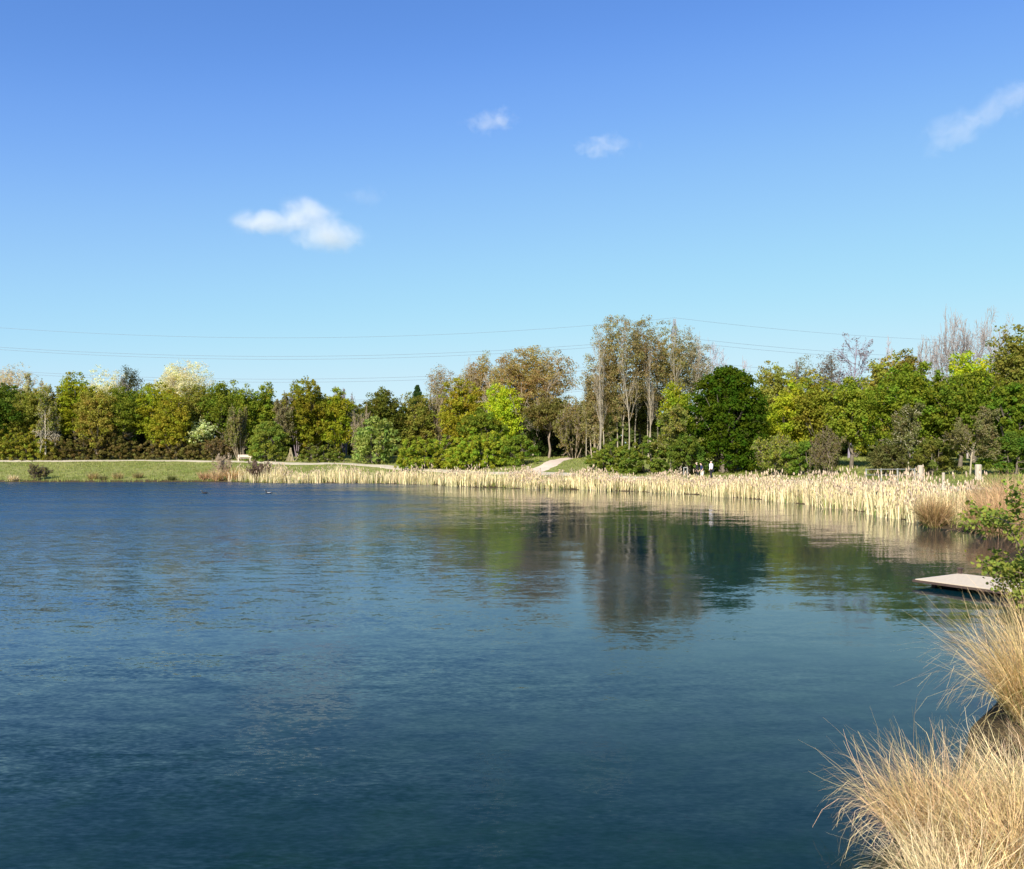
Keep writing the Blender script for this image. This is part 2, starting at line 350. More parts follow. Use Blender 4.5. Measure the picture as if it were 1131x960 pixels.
TWIGGY = dict(levels=4, n=[5,4,3,3], wig=[.08,.14,.18,.2], up=[.02,.10,.08,.04], kids=[8,6,5], start=[.15,.1,.1], angle=[.6,.6,.7], ratio=[.55,.55,.55], rr=.5, r=.010, stems=9, spread=1.2, foot=.15, len=1)
BIRCH  = dict(levels=4, n=[9,5,4,3], wig=[.03,.14,.18,.2], up=[.02,.04,.0,-.04], kids=[24,7,4], start=[.18,.15,.1], angle=[.95,.7,.7], ratio=[.30,.5,.5], rr=.35, r=.012, stems=1, spread=.05, foot=.01, len=1)

COUNT = [0]
def plant(name, cx, hw, top, Y, style, leafc, label, cat='tree', group='trees behind the far bank', bark=(.16,.13,.10), seed=None, base=None,
          leaf=.2, dens=1.0, low=.25, shape='round', lump=.22, depth=None, foot=None, nl=None, skel=None):
    """a tree or shrub standing at pixel column cx and distance Y whose top reaches pixel row top"""
    leafc = (leafc[0]*.93, leafc[1]*.99, leafc[2]*.95) if leafc[0] > leafc[1]*1.08 and leafc[1] < .4 else (leafc[0]*1.34, leafc[1]*1.25, leafc[2]*1.05) if leafc[1] < .4 else leafc
    COUNT[0] += 1; s = seed or COUNT[0]*7+3; rng = np.random.default_rng(s); rnd = random.Random(s)
    x = at(cx, Y); z0 = gz(x, Y)-.05 if base is None else base; h = zat(top, Y)-z0; w = hw*Y/F; dp = depth or min(w, h*.5)
    root = empty(name, (x, Y, z0)); tag(root, label, cat, group)
    if style == 'clump':
        hz_ = (1-low)*h*.5; area = 4*math.pi*(w*dp+w*hz_+dp*hz_)/3; leaf *= .98
        nc = int(min(max(area*(3.2 if shape == 'hedge' else 2.2), 90), 900)); tot = int(min((nl or 1)*2.1*area/(.5*leaf*leaf), 60000))
        ph = rng.random((6, 3))*6.28; fr = rng.normal(size=(6, 3))*2.2
        def env(D):        # lumpy envelope radius in direction D
            return 1+lump*np.sin(D@fr.T+ph[:, 0]).sum(1)/2.4
        D = rng.normal(size=(nc, 3)); D /= np.linalg.norm(D, axis=1, keepdims=True)
        D /= np.linalg.norm(D, axis=1, keepdims=True)
        rad = rng.random(nc)**.38*.9*env(D)
        zc = (1+low)/2*h; hz = (1-low)/2*h
        C = np.stack([D[:, 0]*rad*w, D[:, 1]*rad*dp, zc+D[:, 2]*rad*hz], 1)
        if shape == 'cone':
            t = rng.random(nc)**.7; a = rng.random(nc)*6.28; rr = (1-t)*(.4+.6*rng.random(nc))
            C = np.stack([np.cos(a)*rr*w, np.sin(a)*rr*dp, h*(low+(1-low)*t)], 1); D = np.stack([np.cos(a), np.sin(a), t*.5], 1)
        if shape == 'dome':
            t = rng.random(nc)**.85; a = rng.random(nc)*6.283; pr = np.where(t > .4, np.sqrt(np.clip(1-((t-.4)/.6)**2, 0, 1)), .86+.35*t)
            U_ = np.stack([np.cos(a), np.sin(a), t-.3], 1); U_ /= np.linalg.norm(U_, axis=1, keepdims=True); rr = pr*rng.random(nc)**.3*env(U_)*.92
            C = np.stack([np.cos(a)*rr*w, np.sin(a)*rr*dp, t*h*.95], 1); D = U_
        if shape == 'hedge':
            u = rng.random(nc)*2-1; v = rng.random(nc)*2-1; tz = rng.random(nc)**1.05
            roof = (1-.35*np.abs(u)**3)*(1-.3*v*v)*(1+lump*.5*np.sin(u*7+ph[0, 0])+lump*.4*np.sin(u*15+v*4+ph[1, 0]))
            C = np.stack([u*w*(1-.12*tz), v*dp, tz*roof*h*.92], 1); D = np.stack([u*.3, v*.8-.3, tz], 1)
        C[:, 2] = np.clip(C[:, 2], .15, None)
        size = (.30+.32*rng.random(nc))*(.42+.075*min(h, 9))*(.72 if shape == 'hedge' else 1)*(.9 if shape != 'cone' else .28)
        m = tot//nc; tot = nc*m
        Pn = rng.normal(size=(tot, 3)); Pn /= np.linalg.norm(Pn, axis=1, keepdims=True); rr = rng.random(tot)**.45
        ci = np.repeat(np.arange(nc), m)
        sz = size[ci]
        P = C[ci]+Pn*(rr*sz)[:, None]*np.array([1.1, 1.1, .85])
        P[:, 2] = np.abs(P[:, 2])
        P[:, 2] *= h/np.percentile(P[:, 2], 99.6)
        P[:, 0] *= w/max(np.percentile(np.abs(P[:, 0]), 98.5), .1)
        sc_in = rng.random(tot) < .13        # sparse big inner leaves close the crown
        ctr = np.array([0, 0, C[:, 2].mean()]); P[sc_in] = ctr+(P[sc_in]-ctr)*.72
        nrm = Pn*.6+np.array([0, 0, .45]); Vl, Ql = quads_at(rng, P, leaf*np.where(sc_in, 1.8, 1), nrm)
        cv = rng.random(nc)*.6+.2; vary = np.clip(cv[ci]*.65+rng.random(tot)*.4, 0, 1); hue = np.clip(.5+.28*(rng.normal(size=nc)[ci])+.1*rng.normal(size=tot), 0, 1)
        link('crown', mesh_np('crown', Vl, Ql, LEAF, vary, hue), root, leafc)
        segs = []; nst = 1 if shape in ('round', 'cone') else 5
        tops = []
        for k in range(nst):
            a = k*6.28/nst; fx, fy = (0, 0) if nst == 1 else (math.cos(a)*w*.25, math.sin(a)*dp*.25)
            p = np.array([fx*.5, fy*.5, -.2]); tr = .02*h+.04
            for j in range(5):
                q = np.array([fx+rnd.gauss(0, .02)*h, fy+rnd.gauss(0, .02)*h, h*.78*(j+1)/5]); segs.append((*p, *q, tr*(1-j/5.5), tr*(1-(j+1)/5.5))); p = q; tops.append(q)
        for j in rng.choice(nc, min(nc, 46), replace=False):
            c = C[j]; lowr = [q for q in tops if q[2] < c[2]] or [tops[0]]; q = min(lowr, key=lambda q: np.linalg.norm(q-c)*(1+abs(q[2]-c[2]*.6)))
            mid = (q+c)/2+np.array([0, 0, -.04*h]); segs.append((*q, *mid, .007*h, .005*h)); segs.append((*mid, *c, .005*h, .002*h))
        if skel:
            A, _ = skeleton(rnd, skel); mz = A[:, 5].max(); mx = np.percentile(np.abs(np.concatenate([A[:, 3], A[:, 4]])), 97)
            sc = np.array([w/mx, dp/mx, h*.97/mz]); A[:, 0:3] *= sc; A[:, 3:6] *= sc; A[:, 6:8] = np.maximum(A[:, 6:8]*h/mz, .010*Y/100); segs = A
        Vt, Qt = tubes(segs, 5); link('trunk', mesh_np('trunk', Vt, Qt, BARK, smooth=True), root, bark)
    else:
        P0 = dict(style)
        S, T = skeleton(rnd, P0)
        mz = max(S[:, 5].max(), .1); mx = np.percentile(np.abs(np.concatenate([S[:, 3], S[:, 4]])), 98 if Y < 102 or P0['foot'] < .2 else 96)
        sc = np.array([w/mx, dp/mx, h/mz]); rs = h/mz
        for A in (S, T):
            A[:, 0:3] *= sc; A[:, 3:6] *= sc; A[:, 6:8] *= rs
            A[:, 6:8] = np.maximum(A[:, 6:8], .015*Y/100)
        Vt, Qt = tubes(S, 4); link('trunk', mesh_np('trunk', Vt, Qt, BARK, smooth=True), root, bark)
        n = int((nl if nl is not None else 6000)*dens*1.35)
        if n:
            k = rng.integers(0, len(T), n); f = rng.random(n)[:, None]; P = T[k, 0:3]*(1-f)+T[k, 3:6]*f+rng.normal(size=(n, 3))*leaf*.55
            keep = P[:, 2] > max(low*h, .1); P = P[keep]; k = k[keep]
            Vl, Ql = quads_at(rng, P, leaf); cl = rng.random(997)[(k//9) % 997]
            vary = np.clip(cl*.6+rng.random(len(P))*.45, 0, 1); hue = np.clip(.5+.3*rng.normal(size=997)[(k//40) % 997], 0, 1)
            link('crown', mesh_np('crown', Vl, Ql, LEAF, vary, hue), root, leafc)
    return root

DG=(.062,.100,.016); MG=(.120,.155,.024); YG=(.190,.215,.022); LG=(.27,.33,.028); OL=(.165,.175,.040); GG=(.160,.200,.028)
BR=(.22,.185,.065); BZ=(.34,.24,.10); PB=(.60,.55,.40); RB=(.12,.09,.034); YB=(.22,.19,.055); SG=(.17,.22,.06)
PALEBARK=(.46,.40,.31); GREYBARK=(.20,.17,.15); PURP=(.22,.17,.19); TANBARK=(.33,.26,.18)
FAR='trees behind the far bank'; SHR='shrubs at the foot of the trees'
T = lambda *a, **k: plant('tree', *a, **k)
S = lambda *a, **k: plant('shrub', *a, cat='shrub', group=SHR, **k)
# --- tree belt, west to east
T(12, 24, 403, 131, 'clump', (.50,.38,.28), 'pinkish almost leafless tree rising above the dark tree at the edge', bark=(.42,.33,.27), nl=.2, leaf=.13, low=.4, skel=MULTI)
T(34, 24, 413, 129, MULTI, (0.338,0.325,0.182), 'pale olive thin-leaved tree between the pinkish tree and the twin pale trunks', bark=(.33,.28,.2), nl=5000, leaf=.18)
T(-6, 46, 421, 124, 'clump', DG, 'darkest broad green tree at the edge above the yellowish hedge')
T(36, 24, 430, 124, 'clump', OL, 'olive brown tree beside the two pale birch trunks', low=.2)
T(50, 9, 424, 120, BIRCH, OL, 'thin birch showing a bare pale trunk against dark leaves', bark=(.50,.43,.33), nl=2600, leaf=.17, low=.4)
T(60, 8, 428, 121, BIRCH, OL, 'second pale-trunked birch, next to the yellow-green round tree', bark=(.50,.43,.33), nl=2600, leaf=.17, low=.4)
T(84, 27, 413, 123, 'clump', YG, 'yellow-green round tree between the birches and the cream-topped tree', low=.2)
T(117, 24, 408, 128, 'clump', PB, 'smaller cream-blossomed tree with the fuzzy round top', bark=(.38,.33,.25), nl=.36, leaf=.14, low=.35, skel=MULTI)
T(106, 22, 432, 121, 'clump', (.20,.19,.045), 'olive yellow tree in front of the smaller cream-blossomed tree', low=.15)
T(144, 14, 405, 129, 'clump', (.07,.08,.055), 'small dark twiggy treetop between the two cream-blossomed trees', bark=(.12,.11,.12), nl=.22, leaf=.13, low=.5, skel=MULTI)
T(138, 25, 428, 123, 'clump', MG, 'mid-green tree under the small dark twiggy treetop')
T(168, 24, 424, 124, 'clump', YG, 'yellow-green tree directly before the larger cream-blossomed tree', low=.2)
T(198, 30, 399, 130, 'clump', PB, 'larger cream-blossomed tree standing clear above the belt', bark=(.36,.31,.24), nl=.38, leaf=.14, low=.4, skel=MULTI, lump=.3)
T(195, 24, 432, 121, 'clump', (0.195,0.195,0.026), 'golden green tree above the white-flowering shrub', low=.1)
T(221, 22, 427, 125, 'clump', OL, 'olive tree beside the larger cream-blossomed tree')
T(246, 22, 423, 124, 'clump', MG, 'plain green tree standing well behind the long bronze shrub')
T(270, 17, 427, 124, 'clump', GG, 'narrow bright green tree rising directly above the wooden bench', low=.2)
T(292, 17, 424, 126, 'clump', GG, 'slim bright green tree with a ragged top beside the bench bush', low=.15, lump=.32)
T(264, 13, 446, 119.5, TWIGGY, (.21,.19,.06), 'brownish half-bare tree behind the bench', bark=TANBARK, nl=9000, leaf=.17)
T(307, 16, 437, 118, BROAD, (0.221,0.182,0.091), 'brown wispy tree between the bench and the golden tree', bark=(.3,.24,.18), nl=4500, leaf=.17)
T(328, 18, 420, 128, MULTI, (0.130,0.143,0.065), 'grey twiggy treetop just behind the golden tree', bark=PURP, nl=2600, leaf=.16)
T(344, 30, 421, 121, 'clump', (0.227,0.202,0.023), 'large golden yellow tree behind the start of the reeds', low=.05, lump=.3)
T(374, 18, 430, 120, 'clump', YG, 'yellow-green tree between the golden tree and the round olive dome', low=.1)
T(381, 22, 425, 131, MULTI, OL, 'purplish bare twigs showing above the yellow-green tree by the olive dome', bark=PURP, nl=500, leaf=.15)
T(420, 26, 431, 119, 'clump', (0.098,0.111,0.023), 'round dark olive domed tree with smooth outline', low=.1, lump=.1)
T(399, 14, 445, 114, TWIGGY, (0.195,0.169,0.065), 'tan half-leafed sapling in front of the round olive dome', bark=TANBARK, nl=2500, leaf=.16)
T(461, 19, 426, 126, 'clump', (.03,.065,.024), 'small dark conifer poking up above the belt', shape='cone', low=.2, leaf=.15, nl=1.5, bark=(.1,.08,.06))
T(458, 22, 436, 120, 'clump', OL, 'olive green tree directly in front of the small dark conifer', low=.1)
T(487, 20, 404, 126, 'clump', (.34,.25,.16), 'bare brownish fan-shaped treetop between conifer and bronze trees', bark=(.34,.26,.22), nl=.16, leaf=.13, low=.4, skel=MULTI)
T(484, 20, 428, 121, TWIGGY, BR, 'bronze twiggy tree beneath the bare fan-shaped treetop', bark=TANBARK, nl=4500, leaf=.17)
T(512, 24, 419, 117, 'clump', (0.215,0.215,0.026), 'bright yellow-olive tree above the wide green shrub', low=.1)
T(530, 28, 391, 124, 'clump', BZ, 'smaller bronze-leaved poplar beside the great bronze one', bark=TANBARK, nl=.4, leaf=.15, low=.3, skel=MULTI, lump=.3)
T(586, 46, 385, 116, 'clump', BZ, 'great round bronze-leaved tree standing over the dark path opening', bark=(.46,.38,.30), nl=.42, leaf=.15, low=.28, skel=dict(MULTI, stems=5), lump=.12)
T(556, 24, 424, 112, 'clump', LG, 'lime green tree under the great bronze tree', low=.1, lump=.35, nl=.8)
T(534, 26, 452, 109, 'clump', MG, 'dark green glossy tree over the wide green shrub')
T(606, 25, 440, 111, 'clump', (.19,.155,.05), 'olive brown tree hanging over the path opening', bark=(.26,.2,.15), leaf=.17, low=.42, nl=.8, depth=3)
T(634, 22, 438, 108, TWIGGY, (0.221,0.182,0.058), 'thin brown-leaved tree on the poplar side of the path opening', bark=TANBARK, nl=6500, leaf=.18, low=.1)
T(655, 21, 425, 104, MULTI, YB, 'leaning many-stemmed tan tree at the foot of the tall poplars', bark=(.42,.34,.24), nl=6000, leaf=.18, low=.1)
T(657, 17, 392, 103, 'clump', (.30,.23,.11), 'lowest of the tall poplars, feathery against the gap of sky', bark=(.34,.29,.22), nl=.34, leaf=.125, low=.2, lump=.3, skel=dict(POPLAR, stems=3, spread=.12, foot=.34, levels=3, kids=[16,6], up=[.02,.10,.09,.05], r=.006, ratio=[.29,.5,.55]))
T(681, 29, 350, 102, 'clump', (.29,.22,.10), 'tallest pale-stemmed poplar with a rounded feathery top', bark=(.34,.29,.22), nl=.34, leaf=.125, low=.22, lump=.22, skel=dict(POPLAR, stems=5, spread=.12, foot=.34, levels=3, kids=[16,6], up=[.02,.10,.09,.05], r=.006, ratio=[.29,.5,.55]))
T(711, 21, 352, 104, 'clump', (.27,.20,.09), 'slender tall poplar in the middle of the tall clump', bark=(.34,.29,.22), nl=.34, leaf=.125, low=.3, lump=.25, skel=dict(POPLAR, stems=4, spread=.12, foot=.34, levels=3, kids=[16,6], up=[.02,.10,.09,.05], r=.006, ratio=[.29,.5,.55]))
T(738, 23, 355, 106, 'clump', (.29,.23,.09), 'tall poplar directly in front of the pylon', bark=(.34,.29,.22), nl=.3, leaf=.125, low=.3, lump=.25, skel=dict(POPLAR, stems=4, spread=.12, foot=.34, levels=3, kids=[16,6], up=[.02,.10,.09,.05], r=.006, ratio=[.29,.5,.55]))
T(764, 23, 364, 108, 'clump', (.31,.25,.17), 'greyish half-bare poplar ending the tall clump above the dark tree', bark=(.34,.29,.22), nl=.26, leaf=.125, low=.35, lump=.3, skel=dict(POPLAR, stems=4, spread=.12, foot=.34, levels=3, kids=[16,6], up=[.02,.10,.09,.05], r=.006, ratio=[.29,.5,.55]))
T(706, 30, 420, 112, 'clump', (0.078,0.091,0.026), 'dark leafy tree glimpsed behind the tall poplar stems', low=.2)
T(803, 30, 370, 128, dict(BROAD, stems=2, spread=.4, foot=.06, start=[.4,.15,.1], kids=[10,7,5], up=[.03,.08,.07,.04], r=.009, ratio=[.6,.55,.5]), PURP, 'purplish bare tree showing above the dark round tree', bark=(.42,.37,.39), nl=0)
T(750, 19, 424, 99, 'clump', (0.208,0.247,0.026), 'lime tree wedged between the poplars and the dark round tree', low=.1)
T(740, 25, 447, 84, BIRCH, (0.156,0.169,0.046), 'birch with pale stem standing before the dark round tree', bark=(.38,.32,.22), nl=7500, leaf=.17, low=.1)
T(803, 44, 407, 84.5, 'clump', (.048,.082,.008), 'very dark dense round tree behind the walkers', low=0., shape='dome', lump=.1, nl=1.2)
T(858, 24, 402, 108, 'clump', (0.208,0.221,0.052), 'pale yellow-green treetop behind the lime-edged tree', low=.2)
T(868, 30, 420, 88, 'clump', (0.247,0.280,0.026), 'sunny yellow tree with lime side branches beside the dark round tree', low=.0, lump=.3)
T(884, 16, 394, 112, 'clump', (.17,.17,.11), 'small grey twiggy treetop above the sunny yellow tree', bark=GREYBARK, nl=.2, leaf=.13, low=.5, skel=MULTI)
T(902, 27, 414, 86, 'clump', (0.176,0.189,0.029), 'olive yellow tree in front of the purple bare treetop', low=.05)
T(937, 25, 368, 104, BIRCH, PURP, 'purple-grey bare cone-shaped tree above the green belt', bark=(.29,.25,.31), nl=1200, leaf=.14)
T(916, 16, 391, 105, 'clump', (.22,.17,.15), 'low purple-brown twigs beside the bare cone-shaped tree', bark=(.27,.22,.23), nl=.2, leaf=.12, low=.5, skel=MULTI)
T(940, 26, 418, 82, 'clump', GG, 'bright green tree arching over the dark hollow by the rail fence', low=.12)
T(974, 20, 395, 96, 'clump', (0.234,0.234,0.052), 'pale yellowish treetop next to the purple bare tree', low=.2)
T(1001, 20, 368, 110, dict(POPLAR, up=[.02,.07,.06,.03], angle=[.8,.8,.8], stems=5, spread=.6, foot=.25, r=.008), PURP, 'faint mauve bare treetop between the purple cone and the tall bare tree', bark=(.42,.38,.40), nl=0)
T(1004, 16, 387, 94, 'clump', (0.208,0.169,0.039), 'brown-gold treetop at the shoulder of the big green tree', low=.25)
T(1072, 30, 334, 104, dict(BROAD, stems=2, spread=.35, foot=.05, start=[.4,.15,.1], kids=[13,8,6], up=[.03,.07,.06,.04], r=.010, ratio=[.6,.55,.5]), PURP, 'tallest of the spreading bare trees beyond the rail fence', bark=(.34,.29,.27), nl=0, base=2.)
T(1040, 26, 346, 106, dict(BROAD, stems=2, spread=.35, foot=.05, start=[.4,.15,.1], kids=[13,8,6], up=[.03,.07,.06,.04], r=.010, ratio=[.6,.55,.5]), PURP, 'shortest of the spreading bare trees beyond the rail fence', bark=(.34,.29,.27), nl=0, base=2.)
T(1114, 32, 336, 106, dict(BROAD, stems=2, spread=.35, foot=.05, start=[.4,.15,.1], kids=[13,8,6], up=[.03,.07,.06,.04], r=.010, ratio=[.6,.55,.5]), PURP, 'bare tree partly hidden by the brown-green tree at the edge', bark=(.34,.29,.27), nl=0, base=2.)
T(1076, 27, 391, 88, 'clump', LG, 'lime green treetop against the tall bare tree', low=.35)
T(1125, 30, 360, 84, 'clump', (0.156,0.163,0.039), 'brown-green tree at the edge hiding part of the tall bare tree', low=.3, nl=.7, lump=.3)
T(1004, 42, 403, 78, 'clump', (.125,.165,.020), 'big mid-green spreading tree behind the rail fence', low=.05, lump=.18)
T(1060, 40, 412, 76, 'clump', (.110,.145,.020), 'broad green tree behind the bare tan sapling', low=.05, lump=.18)
T(1118, 36, 425, 72.5, 'clump', (.095,.140,.018), 'dense green tree at the edge above the grassy verge', low=.05, shape='dome')
T(1003, 19, 445, 69, BIRCH, (0.156,0.143,0.052), 'young birch with a white stem above the rail fence', bark=(.66,.60,.42), nl=4200, leaf=.14, low=.1)
T(1071, 29, 449, 65, BROAD, (0.182,0.156,0.065), 'tan half-bare sapling by the thick timber post', bark=(.42,.35,.25), nl=6500, leaf=.12, low=.08)
T(1190, 60, 405, 78, 'clump', MG, 'green tree mostly beyond the edge of the picture', low=.05)
# --- shrubs at the foot of the belt
S(28, 40, 470, 121.5, 'clump', (.185,.195,.035), 'yellow-green rounded hedge shrub at the edge by the path', shape='hedge', leaf=.15, lump=.2, nl=1.5, bark=(.07,.055,.035))
S(104, 46, 474, 119.0+2.6, 'clump', (.170,.135,.045), 'olive-bronze shrub between the yellow-green and the bronze hedges', shape='hedge', leaf=.14, lump=.15, nl=1.5, bark=(.07,.055,.035))
S(198, 52, 482, 121, 'clump', (.195,.155,.055), 'long low bronze shrub under the white-flowering one', shape='hedge', leaf=.14, lump=.12, nl=1.5, bark=(.07,.055,.035))
S(220, 18, 463, 121.6, 'clump', (.50,.53,.28), 'white-green flowering shrub lit up above the bronze hedge', leaf=.24, lump=.35, low=.3, nl=.35)
S(245, 15, 482, 120, TWIGGY, (0.182,0.130,0.052), 'brown twiggy shrub next to the bench', bark=TANBARK, nl=8000, leaf=.14, low=.02)
S(296, 22, 466, 117, 'clump', (.145,.185,.040), 'fresh green bush on the far side of the bench', shape='dome', leaf=.16)
S(356, 24, 488, 114, 'clump', (0.124,0.150,0.033), 'low green bush under the golden tree', shape='hedge', leaf=.15)
S(415, 25, 461, 111, 'clump', (.175,.225,.070), 'pale-leaved drooping bush between the low bush and the wide shrub', shape='dome', leaf=.27, lump=.25, nl=.8)
S(478, 38, 482, 102.8, 'clump', (.19,.235,.032), 'green shrub forming the bench end of the wide clump', shape='hedge', leaf=.14, lump=.2, nl=1.7, bark=(.07,.055,.035))
S(535, 42, 474, 99.8, 'clump', (.20,.25,.032), 'widest bright green shrub with a rounded top', shape='hedge', leaf=.14, lump=.16, nl=1.7, bark=(.07,.055,.035))
S(574, 20, 481, 97.5, 'clump', (.120,.165,.026), 'darker green shrub beside the trodden path', shape='dome', leaf=.14)
S(608, 22, 462, 116, 'clump', (.022,.035,.010), 'shaded shrub filling the dark path opening', shape='dome', leaf=.2)  # leaf colour darkened to paint in the shade of the opening
S(640, 16, 472, 109, 'clump', (.030,.042,.014), 'dark shrub just inside the wood past the path opening', shape='dome', leaf=.18)  # near-black leaf colour stands in for the shade inside the wood
S(672, 24, 486, 88.5, 'clump', (0.137,0.176,0.033), 'yellow-green low shrub before the pale poplar stems', shape='hedge', leaf=.13, nl=1.5, bark=(.07,.055,.035))
S(716, 30, 484, 85.5, 'clump', (0.111,0.150,0.029), 'green low shrub between poplars and the pale-stemmed birch', shape='hedge', leaf=.13, nl=1.5, bark=(.07,.055,.035))
S(757, 20, 480, 82.5, 'clump', (0.091,0.137,0.026), 'green bush just before the three walkers', shape='dome', leaf=.13)
S(858, 26, 478, 78, TWIGGY, (0.169,0.195,0.039), 'airy yellow-green bush growing behind the reeds', bark=(.26,.21,.14), nl=7000, leaf=.14, low=.02)
S(888, 24, 488, 76.5, 'clump', (0.111,0.169,0.029), 'green bush between airy yellow bush and dark hollow', shape='dome', leaf=.13)
S(915, 18, 470, 74.5, TWIGGY, (0.169,0.143,0.052), 'brown stemmed bush at the lip of the dark hollow', bark=(.22,.17,.12), nl=3500, leaf=.13, low=.02)
S(982, 24, 491, 69.5, 'clump', (0.137,0.124,0.042), 'brownish bush behind the rail fence', shape='dome', leaf=.12)
S(1032, 26, 486, 67.5, 'clump', (0.111,0.124,0.031), 'olive bush between fence end and timber post', shape='dome', leaf=.12)
S(1118, 26, 478, 64.5, 'clump', (0.078,0.130,0.023), 'dark green bush past the thick timber post', shape='dome', leaf=.12)

# --- the wood behind, one mass
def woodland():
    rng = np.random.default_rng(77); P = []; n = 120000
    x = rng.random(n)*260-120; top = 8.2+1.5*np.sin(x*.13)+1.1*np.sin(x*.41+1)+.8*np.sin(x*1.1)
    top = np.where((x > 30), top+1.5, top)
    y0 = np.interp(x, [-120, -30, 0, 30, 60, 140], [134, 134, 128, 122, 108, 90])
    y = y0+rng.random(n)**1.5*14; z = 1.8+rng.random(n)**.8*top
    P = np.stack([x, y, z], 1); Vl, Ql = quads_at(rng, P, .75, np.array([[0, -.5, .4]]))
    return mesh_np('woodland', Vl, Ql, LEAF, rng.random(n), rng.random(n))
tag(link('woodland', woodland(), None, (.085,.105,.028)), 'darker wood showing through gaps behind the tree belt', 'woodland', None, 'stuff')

# ------------------------------------------------------------------ grasses and reeds
def blades(rng, roots, h, width, lean, arch, nseg=4, az=None, azspread=math.pi, tip=.15, hv=.3, kink=0.):
    """curved tapering blades; returns points, quads and blade index per quad"""
    n = len(roots); a = rng.random(n)*2*math.pi if az is None else az+rng.normal(size=n)*azspread
    H = h*(1-hv+2*hv*rng.random(n)); L = np.abs(rng.normal(size=n))*lean if np.isscalar(lean) else lean
    A = arch*(.15+1.9*rng.random(n)**1.3); yaw = rng.random(n)*math.pi
    wv = np.stack([np.cos(yaw), np.sin(yaw), np.zeros(n)], 1); V = np.zeros((n, nseg+1, 2, 3))
    dirh = np.stack([np.cos(a), np.sin(a)], 1); p = np.array(roots, float).copy(); th = L.copy()
    for i in range(nseg+1):
        wi = width*(1-(1-tip)*(i/nseg)**1.5)*.5
        V[:, i, 0] = p-wv*wi; V[:, i, 1] = p+wv*wi
        st = H/nseg; p = p+np.stack([dirh[:, 0]*np.sin(th)*st, dirh[:, 1]*np.sin(th)*st, np.cos(th)*st], 1)
        th = np.minimum(th+A/nseg*(.5+1.2*i/nseg), 2.6)
        if kink:
            th = th+rng.normal(size=n)*kink+np.where(rng.random(n) < .035, .9*rng.random(n), 0); tw = rng.normal(size=n)*kink*1.6
            dirh = np.stack([dirh[:, 0]*np.cos(tw)-dirh[:, 1]*np.sin(tw), dirh[:, 0]*np.sin(tw)+dirh[:, 1]*np.cos(tw)], 1)
    k = nseg+1; b = (np.arange(n)*k*2)[:, None]+np.arange(nseg)[None]*2
    Q = np.stack([b, b+1, b+3, b+2], 2).reshape(-1, 4)
    return V.reshape(-1, 3), Q, np.repeat(np.arange(n), nseg)

def tussock(x, y, r, h, n, color, label, green=.12, width=.006, arch=1.5, lean=.42, seed=0, wild=30, az=None, grp='tussocks of dry grass', name='grass_tussock'):
    rng = np.random.default_rng(seed+int(abs(x)*100)+int(abs(y)*10)); z = gz(x, y)
    root = empty(name, (x, y, z)); tag(root, label, 'grass tussock', grp)
    a = rng.random(n)*6.283; rr = np.sqrt(rng.random(n))*r*.55; roots = np.stack([np.cos(a)*rr, np.sin(a)*rr, -.05+0*rr], 1)
    az_ = a+rng.normal(size=n)*.5
    if az is not None: az_ = np.where(rng.random(n) < .2, az+rng.normal(size=n)*.7, az_)
    az_ = np.where(rng.random(n) < .3, rng.random(n)*6.283, az_)
    ln = .12+lean*(rr/(r*.55))*(.5+.9*rng.random(n))
    V, Q, bi = blades(rng, roots, h, width, ln, arch, 6, az_, 0, .2, .45, .15)
    vary = np.clip(.52+.34*rng.normal(size=n), -.15, 1.1)[bi]; hue = np.clip(.45+.22*rng.normal(size=n), 0, 1)[bi]
    link('dry_blades', mesh_np('dry_blades', V, Q, STRAW, vary, hue), root, color)
    m = int(n*green)
    if m:
        a = rng.random(m)*6.283; rr = np.sqrt(rng.random(m))*r*.6; roots = np.stack([np.cos(a)*rr, np.sin(a)*rr, -.05+0*rr], 1)
        V, Q, bi = blades(rng, roots, h*.5, width*1.1, .35, 1., 4, a, 0, .2, .4)
        link('green_shoots', mesh_np('green_shoots', V, Q, STRAW, rng.random(m)[bi], rng.random(m)[bi]), root, (.16,.20,.045))
    if wild:
        a = rng.random(wild)*6.283; rr = rng.random(wild)*r*.5; roots = np.stack([np.cos(a)*rr, np.sin(a)*rr, 0*rr], 1)
        V, Q, bi = blades(rng, roots, h*1.22, width*.9, .45, .7, 7, a, 0, .3, .3, .06)
        link('stray_stalks', mesh_np('stray_stalks', V, Q, STRAW, rng.random(wild)[bi], rng.random(wild)[bi]), root, tuple(min(1, c*1.1) for c in color))
    return root
GOLD=(.70,.52,.28); PALE=(.74,.60,.37); RUST=(.60,.42,.23); RUST2=(.54,.36,.2)
# near bank
tussock(3.5, 7.0, .60, .76, 2000, GOLD, 'nearest arching straw tussock reaching out over the water', az=math.pi, wild=34, lean=.5)
tussock(4.25, 6.9, .60, .68, 1800, PALE, 'pale straw tussock right of the nearest arching one', lean=.5)
tussock(3.65, 6.1, .60, .68, 2000, GOLD, 'straw tussock at the very bottom below the arching one', lean=.5)
tussock(3.0, 5.75, .45, .58, 1500, PALE, 'straw tussock cut off by the bottom of the picture, nearest the water', lean=.5)
tussock(6.05, 9.75, .62, 1.22, 2500, (.72,.54,.28), 'tall golden tussock growing at the water edge below the alder sapling', green=.16, az=2.4, wild=34, lean=.42, arch=1.2)
tussock(6.9, 9.9, .6, 1.05, 2000, (.66,.48,.24), 'golden tussock at the edge beside the tall one')
tussock(5.35, 8.45, .45, .42, 1100, (.40,.28,.15), 'low brown tussock in the shade between the nearest and the tall golden one', lean=.6, wild=8)
tussock(7.9, 12.2, .6, 1.15, 1800, (.66,.45,.25), 'orange-brown tussock under the alder sapling')
